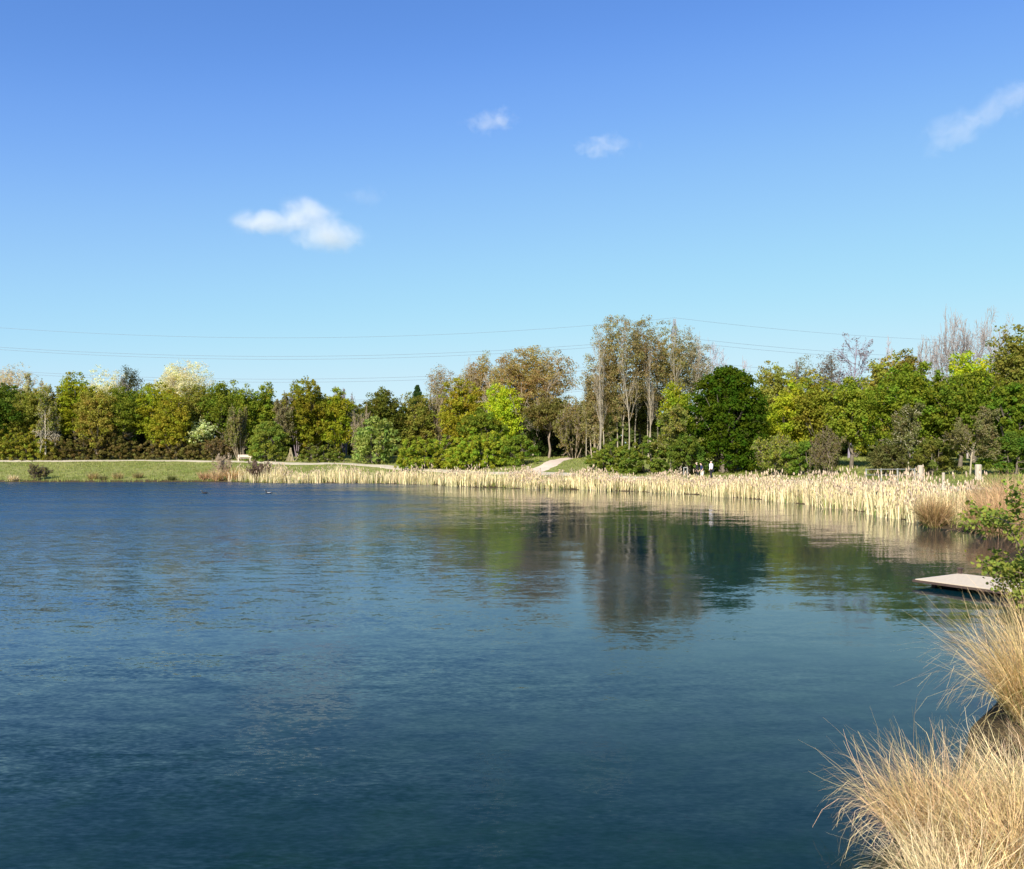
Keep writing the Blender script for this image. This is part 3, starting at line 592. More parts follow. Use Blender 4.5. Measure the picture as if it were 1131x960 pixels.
tussock(9.4, 13.6, .7, 1.3, 1800, RUST, 'rusty tussock between the alder sapling and the jetty', width=.009)
tussock(11.1, 15.8, .8, 1.3, 1700, RUST, 'rusty tussock at the landward end of the jetty', width=.010)
tussock(12.9, 18.3, .8, 1.3, 1700, (.50,.33,.18), 'brownish tussock just beyond the landward end of the jetty', width=.011)
tussock(14.6, 21.6, .9, 1.4, 1700, RUST, 'rust-coloured tussock on the bank beyond the jetty', width=.013)
tussock(16.1, 25., 1.0, 1.4, 1700, (.55,.36,.2), 'tan tussock halfway between jetty and big rusty tussock', width=.015)
# around the end of the reeds
tussock(19.3, 34.3, 1.0, 1.45, 4200, (.66,.46,.26), 'big rusty domed tussock at the water, where the reeds end', width=.018, wild=10, arch=1.1)
tussock(20.9, 35.4, 1.1, 1.6, 2600, (.60,.41,.24), 'dark reddish tussock behind the big domed one', width=.02, wild=10, arch=.9)
tussock(18.6, 37.9, .6, 1.15, 2200, (.46,.32,.16), 'small brown tussock between the reeds and the big domed one', width=.018, wild=6, arch=1., green=.3)
tussock(21.6, 38.4, 1.1, 1.4, 2200, (.50,.35,.2), 'brown tussock before the grassy verge by the path', width=.02, wild=6)
tussock(19.4, 31.2, 1.0, 1.6, 2200, (.58,.38,.20), 'orange tussock peeping over the alder leaves', width=.018, wild=6)
tussock(18.3, 28.4, 1.0, 1.5, 2000, RUST, 'orange-brown tussock behind the topmost alder twig', width=.017, wild=6)
# far bank, small
for px, py_w, r, h, c, lb in ((15, 96, .5, .7, PALE, 'small pale tussock on the far grass bank nearest the edge'),
        (103, 101, .6, .8, (.40,.30,.14), 'largest brown tussock on the far grass bank'),
        (114, 100.5, .5, .5, (.20,.18,.08), 'low dark tussock touching the largest brown one'),
        (130, 101, .6, .75, (.48,.38,.18), 'tan tussock on the far grass bank next to a dark clump'),
        (152, 101.5, .6, .6, (.30,.24,.11), 'lone dark tussock on the far grass bank'),
        (190, 100.2, .5, .6, (.16,.17,.06), 'dark green tuft at the far waterline before the reeds'),
        (226, 100.6, .6, 1.0, (.55,.36,.2), 'rust tussock at the start of the far bank growth'),
        (240, 100.4, .7, 1.3, (.60,.42,.24), 'pinkish tan tussock around the leafless bush'),
        (258, 100.6, .9, 1.5, (.62,.42,.22), 'orange domed tussock between leafless bush and twiggy bush')):
    py_w = max(py_w, 99.9 if px < 235 else 100.0)
    tussock(at(px, py_w), py_w, r*1.3, h, 420, c, lb, width=.035, wild=0, arch=1.0, grp='tussocks on the far bank')
plant('twiggy_bush', 40, 11, 511, 100.6, TWIGGY, (.14,.14,.05), 'dark twiggy bush on the far bank near the edge', cat='bush', group='bushes at the far waterline', bark=(.14,.10,.08), nl=900, leaf=.13, low=.02)
plant('twiggy_bush', 243, 12, 500, 100.8, MULTI, (.3,.22,.14), 'leafless brown bush sticking up from the far reeds', cat='bush', group='bushes at the far waterline', bark=(.42,.32,.22), nl=300, leaf=.10, low=.02)
plant('twiggy_bush', 285, 15, 507, 98.6, TWIGGY, (.17,.12,.06), 'wider dark brown bush where the reed bed begins', cat='bush', group='bushes at the far waterline', bark=(.16,.10,.08), nl=900, leaf=.12, low=.02)

def reed_bed(line, depth, n, h, label, seed, color=(.76,.645,.41), heads=.16, hs_=None):
    """dead cattail reeds along a stretch of shore; depth reaches from in the water to the land"""
    rng = np.random.default_rng(seed); Lp = np.array(line, float); seg = np.diff(Lp, axis=0); ln = np.linalg.norm(seg, axis=1); cum = np.r_[0, np.cumsum(ln)]
    w = ln*1.0; k = rng.choice(len(seg), n, p=w/w.sum()); f = rng.random(n)
    p = Lp[k]+seg[k]*f[:, None]; nrm = np.stack([-seg[k, 1], seg[k, 0]], 1)/ln[k, None]
    s = cum[k]+ln[k]*f; off = rng.random(n)*(depth[1]-depth[0])+depth[0]+.35*np.sin(s*.9)+.2*np.sin(s*2.3)
    p = p+nrm*off[:, None]
    z = np.maximum(ground(p[:, 0], p[:, 1]), -.35); roots = np.c_[p, z-.02]
    dens = .82+.16*np.sin(s*.7+1)+.1*np.sin(s*2.9); H = h*dens*(.62+.5*rng.random(n)**.8)
    if hs_ is not None: H = H*np.interp(s/cum[-1], hs_[0], hs_[1])
    Yd = p[:, 1]; wd = .028+.00028*Yd
    yaw = rng.random(n)*math.pi; wv = np.stack([np.cos(yaw), np.sin(yaw), 0*yaw], 1); a = rng.random(n)*6.283; le = np.abs(rng.normal(size=n))*.10
    nseg = 3; V = np.zeros((n, nseg+1, 2, 3)); q = roots.copy(); th = le.copy()
    bent = rng.random(n) < .18
    for i in range(nseg+1):
        wi = (wd*(1-.6*i/nseg)*.5)[:, None]; V[:, i, 0] = q-wv*wi; V[:, i, 1] = q+wv*wi
        if i == 1: th = np.where(bent, th+.8*rng.random(n), th)
        if i == 2: th = np.where(bent, th+1.3*rng.random(n), th+.06)
        q = q+np.stack([np.cos(a)*np.sin(th), np.sin(a)*np.sin(th), np.cos(th)], 1)*(H/nseg)[:, None]
    b = (np.arange(n)*(nseg+1)*2)[:, None]+np.arange(nseg)[None]*2; Q = np.stack([b, b+1, b+3, b+2], 2).reshape(-1, 4); bi = np.repeat(np.arange(n), nseg)
    vary = np.clip(.55+.33*rng.normal(size=n), 0, 1); hue = np.clip(.5+.2*rng.normal(size=n), 0, 1)
    root = empty('reed_bed', (float(Lp[len(Lp)//2][0]), float(Lp[len(Lp)//2][1]), 0)); tag(root, label, 'reeds', None, 'stuff'); org = np.array(root.location)
    V = V.reshape(-1, 3)-org
    link('dry_stalks', mesh_np('dry_stalks', V, Q, STRAW, vary[bi], hue[bi]), root, color)
    # seed heads: short stout lumps near the top of some stalks
    m = rng.choice(np.where(~bent)[0], int(n*heads*.8), replace=False)
    tp = q[m]-org; ax = np.stack([np.cos(a[m])*.12, np.sin(a[m])*.12, np.ones(len(m))], 1)
    Lh = (.16+.14*rng.random(len(m)))[:, None]; c0 = tp-ax*Lh; c1 = tp-ax*Lh*.5
    R = .022+.016*rng.random(len(m))+.00018*Yd[m]
    Vh1, Qh1 = tubes(np.c_[c0, c1, R*.5, R], 5); Vh2, Qh2 = tubes(np.c_[c1, tp, R, R*.3], 5)
    link('seed_heads', mesh_np('seed_heads', np.r_[Vh1, Vh2], np.r_[Qh1, Qh2+len(Vh1)], STRAW, rng.random(len(Qh1)*2), rng.random(len(Qh1)*2)*.4), root, (.66,.55,.38))
    # green new shoots at the foot
    g = int(n*.22); r2 = roots[rng.choice(n, g, replace=False)]-org
    Vg, Qg, gi = blades(rng, r2, h*.45, .03+.0003*float(Yd.mean()), .12, .2, 2, None, math.pi, .2, .4)
    link('green_shoots', mesh_np('green_shoots', Vg, Qg, STRAW, rng.random(g)[gi], rng.random(g)[gi]), root, (.20,.26,.07))
    return root
reed_bed([(-28.5,96.6),(-26.5,95.4),(-16,95.2),(-9,91.2),(-3.1,82.8)], (-.3, 2.6), 4300, 1.38, 'straw-pale reed bed from the twiggy bush to the small dark gap', 11)
reed_bed([(-33,99.7),(-30,98.6),(-28.6,96.9)], (-.2, 1.8), 360, 1.3, 'thin scatter of reeds around the dark brown bush', 12)
reed_bed([(-1.3,83.6),(0,81.2),(4,79.7),(10.5,74.7),(14.5,68.7),(18,60.2),(19,52.7),(19.6,46.7),(18.9,40.7),(18.6,39.2)], (-.3, 3.0), 15500, 1.22, 'long pale reed bed curving from the gap round to the rusty tussocks', 13, hs_=([0,.45,.7,1],[1.0,.9,1.18,1.32]), heads=.22)

# short grass tufts that roughen the lawns and the waterline
def tufts():
    rng = np.random.default_rng(3); n = 26000
    x = rng.random(n)*125-80; y = 78+rng.random(n)*44
    x2 = rng.random(9000)*40+16; y2 = 26+rng.random(9000)*50; x3 = rng.random(16000)*10+1; y3 = rng.random(16000)*14+1
    x = np.r_[x, x2, x3]; y = np.r_[y, y2, y3]; d = lake_dist(x, y)
    pd = np.full(len(x), 1e9); PP = np.array(PATH+[(1.6,91.6),(3.2,94),(4.6,97),(5.2,101),(7,108)])
    Pq = np.stack([x, y], 1)
    for i in list(range(len(PATH)-1))+list(range(len(PATH), len(PP)-1)):
        a, b = PP[i], PP[i+1]; ab = b-a; t = np.clip(((Pq-a)@ab)/(ab@ab), 0, 1); pd = np.minimum(pd, np.linalg.norm(Pq-(a+t[:, None]*ab), axis=1))
    k = (d > .05) & (pd > 1.35) & ~((x < 0) & (y < 20)) & ~((y < 11.5) & (x < 9)); x, y, d = x[k], y[k], d[k]
    z = ground(x, y); m = len(x); near = (y < 20)
    r = np.repeat(np.c_[x, y, z], 4, axis=0)+rng.normal(size=(m*4, 3))*np.array([.12, .12, 0])
    edge = np.repeat(d < 1.5, 4); nr = np.repeat(near, 4)
    V, Q, bi = blades(rng, r, .22, 1., .35, .8, 3, None, math.pi, .2, .5)
    V = V.reshape(m*4, 4, 2, 3); c = V.mean(2, keepdims=True)
    wf = np.where(nr, .008, .045)[:, None, None, None]; V = c+(V-c)*wf
    hf = np.where(nr, 1.6, np.where(edge, 1.5, .75))[:, None, None, None]; V = V.copy(); z0 = r[:, 2][:, None, None]
    V[..., 2] = z0+(V[..., 2]-z0)*hf[..., 0]
    return mesh_np('grass', V.reshape(-1, 3), Q, STRAW, rng.random(m*4)[bi], rng.random(m*4)[bi])
tag(link('grass', tufts(), None, (.27,.29,.085)), 'short rough grass on the banks and verges', 'grass', None, 'stuff')

# ------------------------------------------------------------------ alder sapling at the near bank
def alder():
    rng = np.random.default_rng(9); rnd = random.Random(12); x, y = 7.25, 10.9; z = gz(x, y)
    root = empty('alder_sapling', (x, y, z)); tag(root, 'leafy alder sapling leaning over the water behind the near golden tussock', 'sapling')
    segs = []; leaves = []
    def br(p, d, L, r, lvl):
        n = 6; 
        for i in range(n):
            d = (d+Vector((rnd.gauss(0,.13), rnd.gauss(0,.13), rnd.gauss(0,.10)))).normalized(); q = p+d*L/n
            segs.append((*p, *q, r*(1-.12*i), r*(1-.12*(i+1))))
            if lvl > 0 or i > 2:
                for _ in range(3 if lvl else 1): leaves.append((q+Vector((rnd.gauss(0,.055), rnd.gauss(0,.045), rnd.gauss(0,.045))), d.copy()))
            if lvl < 2 and i > 0:
                for _ in range(2):
                    o = Vector((rnd.gauss(0,1), rnd.gauss(0,1), rnd.gauss(0,.7))).normalized(); br(q, (d*.55+o*.75).normalized(), L*.31*(.7+.5*rnd.random()), r*.5, lvl+1)
            p = q
    for d, L in (((-.34,-.1,1), 2.45), ((-.14,.2,1), 2.2), ((.05,-.1,1), 1.9), ((-.60,.1,.8), 1.2), ((.2,.2,.9), 1.6), ((-.35,-.3,.9), 1.6), ((.4,0,.8), 1.4)):
        br(Vector((0, 0, 0)), Vector(d).normalized(), L, .014, 0)
    sq = lambda X: X*.78 if X < 0 else X
    segs = [(sq(a[0]), a[1], a[2], sq(a[3]), a[4], a[5], a[6], a[7]) for a in segs]; leaves = [(Vector((sq(p.x), p.y, p.z)), d) for p, d in leaves]
    V, Q = tubes(segs, 5); link('stem', mesh_np('stem', V, Q, BARK, smooth=True), root, (.17,.12,.09))
    n = len(leaves); P = np.array([tuple(a) for a, b in leaves]); nr = np.array([[.0, -.3, .8]])+rng.normal(size=(n, 3))*.6; nr /= np.linalg.norm(nr, axis=1, keepdims=True)
    T_ = rng.normal(size=(n, 3)); T_ -= (T_*nr).sum(1, keepdims=True)*nr; T_ /= np.linalg.norm(T_, axis=1, keepdims=True); B = np.cross(nr, T_)
    s = .022*(.5+.9*rng.random(n))[:, None]; out = []
    for k, (u, v, wz) in enumerate([(-1,0,0),(-.65,.72,.12),(.1,.95,.2),(.8,.6,.12),(1.05,0,0),(.8,-.6,.12),(.1,-.95,.2),(-.65,-.72,.12)]): out.append(P+T_*s*u+B*s*v+nr*s*wz)
    V = np.stack(out, 1).reshape(-1, 3); Q = np.arange(n*8).reshape(n, 8)
    link('foliage', mesh_np('foliage', V, Q, GLOSSLEAF, rng.random(n), rng.random(n)), root, (.19,.22,.042))
alder()

# ------------------------------------------------------------------ jetty
WOOD = plain('weathered plank wood', (.60,.50,.37), .85, 6, .3, stretch=(1,8,1)); DARKWOOD = plain('dark jetty wood', (.07,.045,.035), .7, 7, .4)  # darker tone for fascia, legs and mooring post
jt = empty('jetty', (9.8, 20.9, -.13), math.atan2(.53, .85)); tag(jt, 'pale wooden fishing platform jutting out into the water', 'jetty')
d = Boxes()
for i in range(17): d.box(.0+.11*i, .0+.11*i+.104, -2.6, 0, .27, .305)
d.build('deck', WOOD, jt)
Boxes().box(-.02, 1.9, .002, .05, .235, .29).box(-.05, -.021, -2.6, .05, .235, .29).box(1.875, 1.92, -2.6, .0, .22, .268).build('fascia', DARKWOOD, jt)
for px_, py_ in ((.06, -.08), (1.8, -.08), (.06, -1.4), (1.8, -1.4), (.06, -2.5), (1.8, -2.5)):
    h_ = .268; px_ = px_+(.25 if px_ < 1 else -.2); py_ = py_-.22
    b = Boxes().box(px_-.05, px_+.05, py_-.05, py_+.05, -1.2, h_); b.build('leg', DARKWOOD, jt)
Boxes().box(1.78, 1.86, -.09, -.01, .306, .42).box(1.76, 1.88, -.11, .01, .42, .45).build('mooring_post', DARKWOOD, jt)

# ------------------------------------------------------------------ bench, posts, fence
bx, by = at(270, 116.8), 116.8; bn = empty('park_bench', (bx, by, gz(bx, by)+.0), math.radians(4)); tag(bn, 'pale wooden bench beside the path in front of dark trees', 'bench')
PB_ = plain('sun bleached timber', (.66,.56,.45), .8, 9, .25)
b = Boxes()
for i in range(3): b.box(-.95, .95, -.24+.16*i, -.10+.16*i, .42, .47)
b.build('seat', PB_, bn, .006)
b = Boxes()
for i in range(2): b.box(-.95, .95, .27, .31, .58+.17*i, .73+.17*i)
b.build('backrest', PB_, bn, .006)
for sx in (-.78, .78):
    b = Boxes().box(sx-.05, sx+.05, -.22, -.12, 0, .418).box(sx-.05, sx+.05, .18, .268, 0, .9).box(sx-.05, sx+.05, -.118, .178, .30, .40); b.build('leg', PB_, bn, .005)
POSTW = plain('grey mottled timber', (.46,.39,.31), .9, 5, .5, stretch=(1,1,.4), bump=.02)
def post(px, Y, top, hw, label, name='timber_post', cap=True):
    x = at(px, Y); z = gz(x, Y); h = zat(top, Y)-z; w = hw*Y/F
    me = bpy.data.meshes.new(name); R = random.Random(int(px)); V = []; Fc = []; m = 10; rings = 7
    for j in range(rings):
        for k in range(m):
            a = k*6.283/m; rr = w*(1.04-.08*j/rings)*(1+R.uniform(-.05, .05))*(.72 if j == rings-1 else 1); V.append((math.cos(a)*rr, math.sin(a)*rr, -.2+(h+.2)*min(1, j/(rings-2)*.97)+(0 if j < rings-1 else .0)))
    V[-m:] = [(v[0], v[1], h) for v in V[-m:]]
    for j in range(rings-1):
        for k in range(m): Fc.append((j*m+k, j*m+(k+1) % m, (j+1)*m+(k+1) % m, (j+1)*m+k))
    Fc.append(tuple(range((rings-1)*m, rings*m))); me.from_pydata(V, [], Fc); me.materials.append(POSTW); me.update()
    return tag(link(name, me, None, None, (x, Y, z)), label, 'post')
post(1080.5, 60, 513, 3.4, 'thick mottled timber post by the tan sapling')
post(1016.5, 58, 514, 3.0, 'thick pinkish timber post at the end of the rail fence')
post(1042, 57, 522, 1.6, 'short slim pale post between the two thick ones')
post(583, 91.2, 515, 1.6, 'small pale marker post where the trodden path joins')
METAL = plain('galvanised steel', (.55,.53,.50), .45, 12, .15, metal=.6)
fx0, fy0, fx1, fy1 = at(957, 66), 66, at(1012, 58.5), 58.5
fn = empty('rail_fence', (fx0, fy0, 0)); tag(fn, 'thin pale rail fence ending at the thick pinkish post', 'fence')
z0, z1 = zat(518.5, 66), zat(518.2, 58.5)
for k in (0, .42):
    Boxes().bar((0, 0, z0-k), (fx1-fx0, fy1-fy0, z1-k), .06).build('rail', METAL, fn)
for t in (.0, .33, .66, .98):
    X, Yy = (fx1-fx0)*t, (fy1-fy0)*t; Boxes().box(X-.04, X+.04, Yy+.035, Yy+.115, gz(fx0+X, fy0+Yy)-.1, z0+(z1-z0)*t+.06).build('post', METAL, fn)
tx = at(759, 80); tz = gz(tx, 80); th = empty('trail_hoop', (tx, 80, tz)); tag(th, 'small pale metal hoop in the grass near the walkers', 'barrier')
tt = zat(516, 80)-tz
Boxes().box(-.03, .03, -.03, .03, -.1, tt).build('post', METAL, th); Boxes().box(-.29, -.031, -.03, .03, tt-.06, tt).build('crossbar', METAL, th)
Boxes().box(-.35, -.291, -.03, .03, -.1, tt-.02).build('post', METAL, th)
# brushwood leaning below the golden tree
bp = empty('brushwood_pile', (at(318, 114.8), 114.8+1.4, gz(at(318, 114.8), 116.2))); tag(bp, 'tent of dry pale branches stacked beside the path', 'brushwood')
R = random.Random(4); sg = []
for k in range(46):
    a = R.random()*6.28; e = .75*R.random()**.5; tpz = 1.75+R.uniform(-.25, .15); sg.append((math.cos(a)*e*.9, math.sin(a)*e*.7, 0, R.gauss(0, .06), R.gauss(0, .06), tpz, .028, .012))
sg += [(.6, -.3, 0, 1.35, -.1, .95, .04, .03), (1.5, -.4, 0, .9, 0, 1.1, .04, .03)]
Vt, Qt = tubes(sg, 5); link('branches', mesh_np('branches', Vt, Qt, BARK), bp, (.46,.38,.24))

# ------------------------------------------------------------------ people
def skin(name, pts, edges, mat, parent, sub=2):
    me = bpy.data.meshes.new(name); me.from_pydata([p[:3] for p in pts], edges, []); o = bpy.data.objects.new(name, me); COL.objects.link(o)
    md = o.modifiers.new('skin', 'SKIN'); sv = me.skin_vertices[0].data
    for i, p in enumerate(pts):
        r = p[3]; sv[i].radius = r if isinstance(r, tuple) else (r, r)
    sv[0].use_root = True
    ss = o.modifiers.new('sub', 'SUBSURF'); ss.levels = ss.render_levels = sub
    dg = bpy.context.evaluated_depsgraph_get(); m2 = bpy.data.meshes.new_from_object(o.evaluated_get(dg))
    bpy.data.objects.remove(o); m2.materials.clear(); m2.materials.append(mat); m2.name = name
    m2.polygons.foreach_set('use_smooth', [True]*len(m2.polygons))
    return link(name, m2, parent)
SKIN = plain('skin', (.62,.40,.29), .6, 5, .08)
def person(x, y, rz, label, top, legs, hair, H=1.72, lean=0., sleeves=True, stride=.22, armf=.15, shorts=False):
    z = gz(x, y); r = empty('person', (x, y, z), rz); tag(r, label, 'person', 'walkers on the path'); k = H/1.72
    fw = lambda h: lean*max(0, h-.9)     # lean forwards (towards +y locally)
    def p(x, y, z, r): return (x*k, (y+fw(z))*k, z*k, r if isinstance(r, tuple) else r*k)
    s = stride
    pts = [p(0,0,.93,.135), p(0,0,1.12,.12), p(0,0,1.32,.14), p(0,0,1.46,.075), p(0,.01,1.53,.055), p(0,.02,1.60,.085), p(0,.02,1.68,.075),       # 0-6 pelvis..head
           p(.09,0,.88,.09), p(.10,s*.5,.50,.06), p(.10,s*.75,.28,.052), p(.10,s*.9,.08,.038), p(.10,s*.9+.15,.035,.03),                       # 7-11 leg
           p(-.09,0,.88,.09), p(-.10,-s*.3,.50,.06), p(-.10,-s*.75,.30,.052), p(-.10,-s*1.2,.10,.038), p(-.10,-s*1.2+.14,.04,.03),             # 12-16
           p(.17,0,1.42,.055), p(.22,armf*.2,1.16,.042), p(.23,armf,.93,.03), p(.23,armf+.05,.86,.026),                                       # 17-20 arm
           p(-.17,0,1.42,.055), p(-.22,-armf*.4,1.16,.042), p(-.23,armf*.1,.93,.03), p(-.23,armf*.1+.04,.85,.026),                            # 21-24
           p(0,.105,1.60,.018)]                                                                                                          # nose
    E = [(0,1),(1,2),(2,3),(3,4),(4,5),(5,6),(0,7),(7,8),(8,9),(9,10),(10,11),(0,12),(12,13),(13,14),(14,15),(15,16),(2,17),(17,18),(18,19),(19,20),(2,21),(21,22),(22,23),(23,24),(5,25)]
    skin('body', pts, E, SKIN, r)
    grow_ = 1.22; g = lambda i, m=grow_: (*pts[i][:3], pts[i][3]*m)
    n_arm = 3 if sleeves else 2
    tp = [g(0,1.16), g(1), g(2), g(3)]+[g(17+i, 1.35) for i in range(n_arm)]+[g(21+i, 1.35) for i in range(n_arm)]
    te = [(0,1),(1,2),(2,3),(2,4),(2,4+n_arm)]+[(4+i,5+i) for i in range(n_arm-1)]+[(4+n_arm+i,5+n_arm+i) for i in range(n_arm-1)]
    skin('shirt', tp, te, top, r)
    nl_ = 2 if shorts else 4
    lp = [g(0,1.2)]+[g(7+i,1.3) for i in range(nl_)]+[g(12+i,1.3) for i in range(nl_)]
    le = [(0,1),(0,1+nl_)]+[(1+i,2+i) for i in range(nl_-1)]+[(1+nl_+i,2+nl_+i) for i in range(nl_-1)]
    skin('trousers' if not shorts else 'shorts', lp, le, legs, r)
    hp = [(pts[6][0], pts[6][1]-.02, pts[6][2]+.012, .088*k), (pts[5][0], pts[5][1]-.045, pts[5][2], .072*k)]
    skin('hair', hp, [(0,1)], hair, r)
    for sx in (.1, -.1):
        yy = s*.9+.07 if sx > 0 else -s*1.2+.07
        Boxes().box((sx-.045)*k, (sx+.045)*k, (yy-.13)*k, (yy+.14)*k, -.002, .07).build('shoe', DARKCLOTH, r, .02)
    return r
DARKCLOTH = plain('dark cloth', (.012,.012,.018), .9, 20, .2); NAVY = plain('navy cloth', (.022,.030,.085), .9, 20, .2); WHITE = plain('white cloth', (.80,.78,.84), .9, 20, .08)
PALECLOTH = plain('pale cloth', (.72,.66,.60), .9, 20, .1); GREYHAIR = plain('grey hair', (.62,.58,.52), .8, 30, .2); BROWNHAIR = plain('brown hair', (.12,.07,.04), .8, 30, .3)
person(at(770.5, 77.8), 77.8, math.radians(80), 'white-haired walker in black, leading the three on the path', DARKCLOTH, DARKCLOTH, GREYHAIR, H=1.70, lean=.12)
person(at(775.5, 76.6), 76.6, math.radians(75), 'middle walker in a navy top and pale shorts', NAVY, PALECLOTH, BROWNHAIR, H=1.68, lean=.15, shorts=True, sleeves=False, armf=.3)
person(at(785.5, 76.8), 76.8, math.radians(40), 'walker in a white shirt and dark trousers, at the rear', WHITE, DARKCLOTH, GREYHAIR, H=1.76)

# ------------------------------------------------------------------ water birds
FEATH = plain('dark feathers', (.02,.02,.024), .7, 30, .3); WFEATH = plain('white feathers', (.82,.82,.80), .7, 30, .1)
def bird(px, py, rz, label, body, wing, k=1.0):
    Y = CH*F/(py-HY); r = empty('water_bird', (at(px, Y), Y, -.02), rz); tag(r, label, 'water bird', 'birds swimming on the lake')
    pts = [(0,0,.07,(.085*k,.075*k)), (.12*k,0,.075,(.07*k,.06*k)), (.17*k,0,.13*k,.032*k), (.19*k,0,.20*k,.030*k), (.215*k,0,.235*k,.036*k), (-.12*k,0,.08,(.065*k,.055*k)), (-.2*k,0,.11,(.03*k,.02*k)), (-.24*k,0,.13,(.015*k,.01*k))]
    skin('body', pts, [(0,1),(1,2),(2,3),(3,4),(0,5),(5,6),(6,7)], body, r)
    skin('beak', [(.24*k,0,.232*k,.012*k),(.285*k,0,.222*k,.006*k)], [(0,1)], WFEATH, r, 1)
    for s in (1, -1): skin('wing', [(.07*k,.062*s*k,.10,(.03*k,.012*k)),(-.04*k,.070*s*k,.11,(.045*k,.012*k)),(-.16*k,.045*s*k,.12,(.02*k,.008*k))], [(0,1),(1,2)], wing, r, 1)
bird(226, 545.2, math.radians(170), 'small dark bird swimming farther from the reeds', FEATH, FEATH, 1.25)
bird(297, 545.2, math.radians(175), 'bird with white flanks swimming before the reed bed', FEATH, WFEATH, 1.35)

# ------------------------------------------------------------------ pylon and cables
STEEL = plain('grey steel', (.30,.32,.36), .5, 3, .2, metal=.3)
PD = 300.; PX = at(745, PD); ang = math.radians(4); ztop = zat(351, PD)
py_ = empty('electricity_pylon', (PX, PD, 0), ang); tag(py_, 'steel lattice pylon whose tip shows through the tall poplars', 'pylon')
m = Boxes(); lv = [0, 8, 15, 21, 26, 30, 33.5, 37, 40.5, 44, ztop-.5]; wd = lambda z: (4.2*(1-z/30)+1.1*(z/30)) if z < 30 else max(.12, 1.1*(1-(z-30)/(ztop-29.5))+.25)
for a, b in zip(lv[:-1], lv[1:]):
    A, B_ = wd(a), wd(b); ca = [(-A,-A),(A,-A),(A,A),(-A,A)]; cb = [(-B_,-B_),(B_,-B_),(B_,B_),(-B_,B_)]
    for i in range(4):
        j = (i+1) % 4; m.bar((*ca[i], a), (*cb[i], b), .22); m.bar((*ca[i], a), (*cb[j], b), .13); m.bar((*ca[j], a), (*cb[i], b), .13); m.bar((*cb[i], b), (*cb[j], b), .13)
m.build('mast', STEEL, py_)
arms = [(zat(366, PD), 4.6), (zat(391, PD), 6.2), (zat(414, PD), 5.0)]; ends = []
for za, la in arms:
    m = Boxes(); c = wd(za)
    for s in (-1, 1):
        for e in (-c, c):
            m.bar((e, s*c, za), (0, s*la, za), .16); m.bar((e, s*c, za+1.9), (0, s*la, za), .14)
        for t in (.3, .6): m.bar((-c*(1-t), s*(c+(la-c)*t), za), (c*(1-t), s*(c+(la-c)*t), za), .1); m.bar((0, s*(c+(la-c)*t), za), (0, s*(c+(la-c)*t), za+1.9*(1-t)), .1)
    m.build('crossarm', STEEL, py_)
    for s in (-1, 1):
        segs = [(0, s*la, za-.05-.28*i, 0, s*la, za-.05-.28*(i+1), .16, .08) for i in range(9)]; Vt, Qt = tubes(segs, 8)
        link('insulator', mesh_np('insulator', Vt, Qt, STEEL), py_); ends.append((s*la, za-2.6))
WIRE = plain('cable aluminium', (.16,.19,.25), .5, 3, .1)
def cable(off, z, label, sag=7.4, r=.045):
    segs = []
    ca, sa = math.cos(ang), math.sin(ang); ox, oy = PX-off*sa, PD+off*ca
    for sgn, span in ((-1, 281.), (1, 262.)):
        prev = None
        for i in range(49):
            t = i/48; u = sgn*span*t; zz = z-4*sag*t*(1-t); p = (ox+ca*u, oy+sa*u*(1 if sgn > 0 else .3), zz)
            if prev: segs.append((*prev, *p, r, r))
            prev = p
    Vt, Qt = tubes(segs, 5); o = link('power_cable', mesh_np('power_cable', Vt, Qt, WIRE)); tag(o, label, 'power cable', 'overhead power cables')
cable(0, ztop, 'single topmost power cable hung from the pylon tip', r=.04)
lab = ['front cable of the highest pair below the topmost wire', 'rear cable of the highest pair below the topmost wire', 'front cable of the middle pair on the widest crossarm', 'rear cable of the middle pair on the widest crossarm',
       'front cable of the lowest pair, seen just over the treetops', 'rear cable of the lowest pair, seen just over the treetops']
for (o_, z_), l_ in zip(ends, lab): cable(o_, z_, l_, sag=7.0)

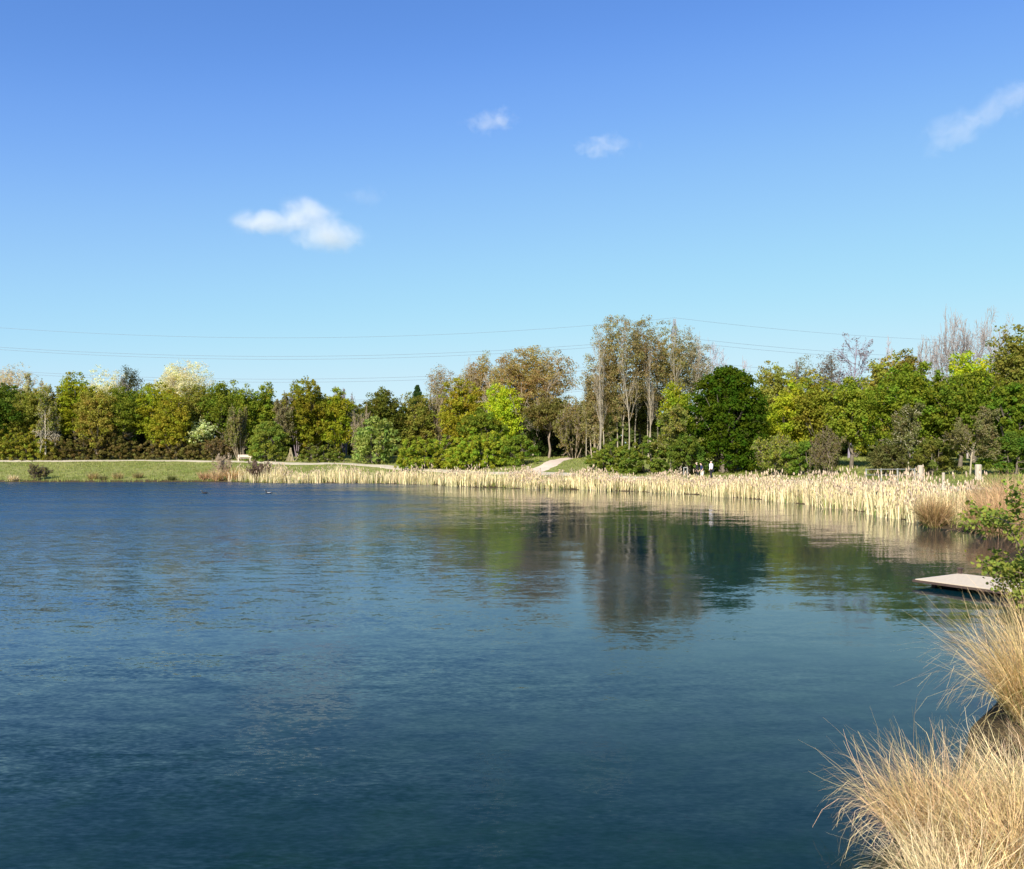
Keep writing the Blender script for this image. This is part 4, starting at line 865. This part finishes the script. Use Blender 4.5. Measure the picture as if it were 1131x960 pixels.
# ------------------------------------------------------------------ clouds
def cloud(px, py, hwp, hhp, label, dens=.02, Y=1800., seed=0, tilt=0., thr=.47, lobes=((0,0,1,1),)):
    x = at(px, Y); z = zat(py, Y); w, h = hwp*Y/F, hhp*Y/F
    m, N, L = newmat('cloud vapour')
    tc = N.new('ShaderNodeTexCoord'); mp = N.new('ShaderNodeMapping'); mp.inputs['Location'].default_value = (seed*3.1, seed*1.7, seed); mp.inputs['Scale'].default_value = (w/h*.75, 1., .85)
    L.new(tc.outputs['Object'], mp.inputs[0])
    n = N.new('ShaderNodeTexNoise'); n.inputs['Scale'].default_value = 2.1; n.inputs['Detail'].default_value = 8; n.inputs['Roughness'].default_value = .66; n.inputs['Distortion'].default_value = .5; L.new(mp.outputs[0], n.inputs['Vector'])
    f = None
    for cx_, cz_, rx_, rz_ in lobes:
        q = N.new('ShaderNodeVectorMath'); q.operation = 'SUBTRACT'; L.new(tc.outputs['Object'], q.inputs[0]); q.inputs[1].default_value = (cx_, 0, cz_)
        q2 = N.new('ShaderNodeVectorMath'); q2.operation = 'MULTIPLY'; L.new(q.outputs[0], q2.inputs[0]); q2.inputs[1].default_value = (1/rx_, 1.3, 1/rz_)
        ln = N.new('ShaderNodeVectorMath'); ln.operation = 'LENGTH'; L.new(q2.outputs[0], ln.inputs[0])
        g = math_node(N, L, 'SUBTRACT', 1.0, math_node(N, L, 'POWER', ln.outputs['Value'], 1.6))
        f = g if f is None else math_node(N, L, 'MAXIMUM', f, g)
    v = math_node(N, L, 'ADD', math_node(N, L, 'SUBTRACT', n.outputs['Fac'], thr+.22), math_node(N, L, 'MULTIPLY', f, .32))
    v = math_node(N, L, 'MULTIPLY', math_node(N, L, 'MULTIPLY', v, 3.5, True), math_node(N, L, 'MULTIPLY', f, 2., True))
    p = N.new('ShaderNodeVolumePrincipled'); p.inputs['Color'].default_value = (1, .97, .985, 1); p.inputs['Anisotropy'].default_value = -.25
    L.new(math_node(N, L, 'MULTIPLY', v, dens), p.inputs['Density'])
    o = N.new('ShaderNodeOutputMaterial'); L.new(p.outputs[0], o.inputs['Volume'])
    import bmesh
    bm = bmesh.new(); bmesh.ops.create_icosphere(bm, subdivisions=3, radius=1); me = bpy.data.meshes.new('cloud'); bm.to_mesh(me); bm.free(); me.materials.append(m)
    ob = link('cloud', me, None, None, (x, Y, z)); ob.scale = (w, h*1.0, h); ob.rotation_euler.y = tilt
    tag(ob, label, 'cloud', 'small clouds in the blue sky')
cloud(330, 249, 92, 44, 'largest white cloud, floating low over the far treeline', .014, seed=2, thr=.36, lobes=((-.35,.08,.60,.42),(.06,.22,.50,.60),(.34,-.24,.60,.52)))
cloud(543, 134, 42, 20, 'small wispy cloud, the one nearer the large cloud of the two faint ones', .015, seed=5, tilt=-.1, thr=.44)
cloud(666, 162, 50, 20, 'small elongated faint cloud high above the poplars', .015, seed=8, tilt=-.1, thr=.45)
cloud(1085, 128, 90, 32, 'ragged thin cloud near the top corner above the bare tree', .006, seed=11, tilt=-.42, thr=.42, lobes=((-.42,-.1,.6,.95),(.0,.0,.5,.7),(.40,.12,.66,.8)))
cloud(404, 217, 34, 16, 'very faint wisp beside the largest cloud', .004, seed=14, thr=.42)
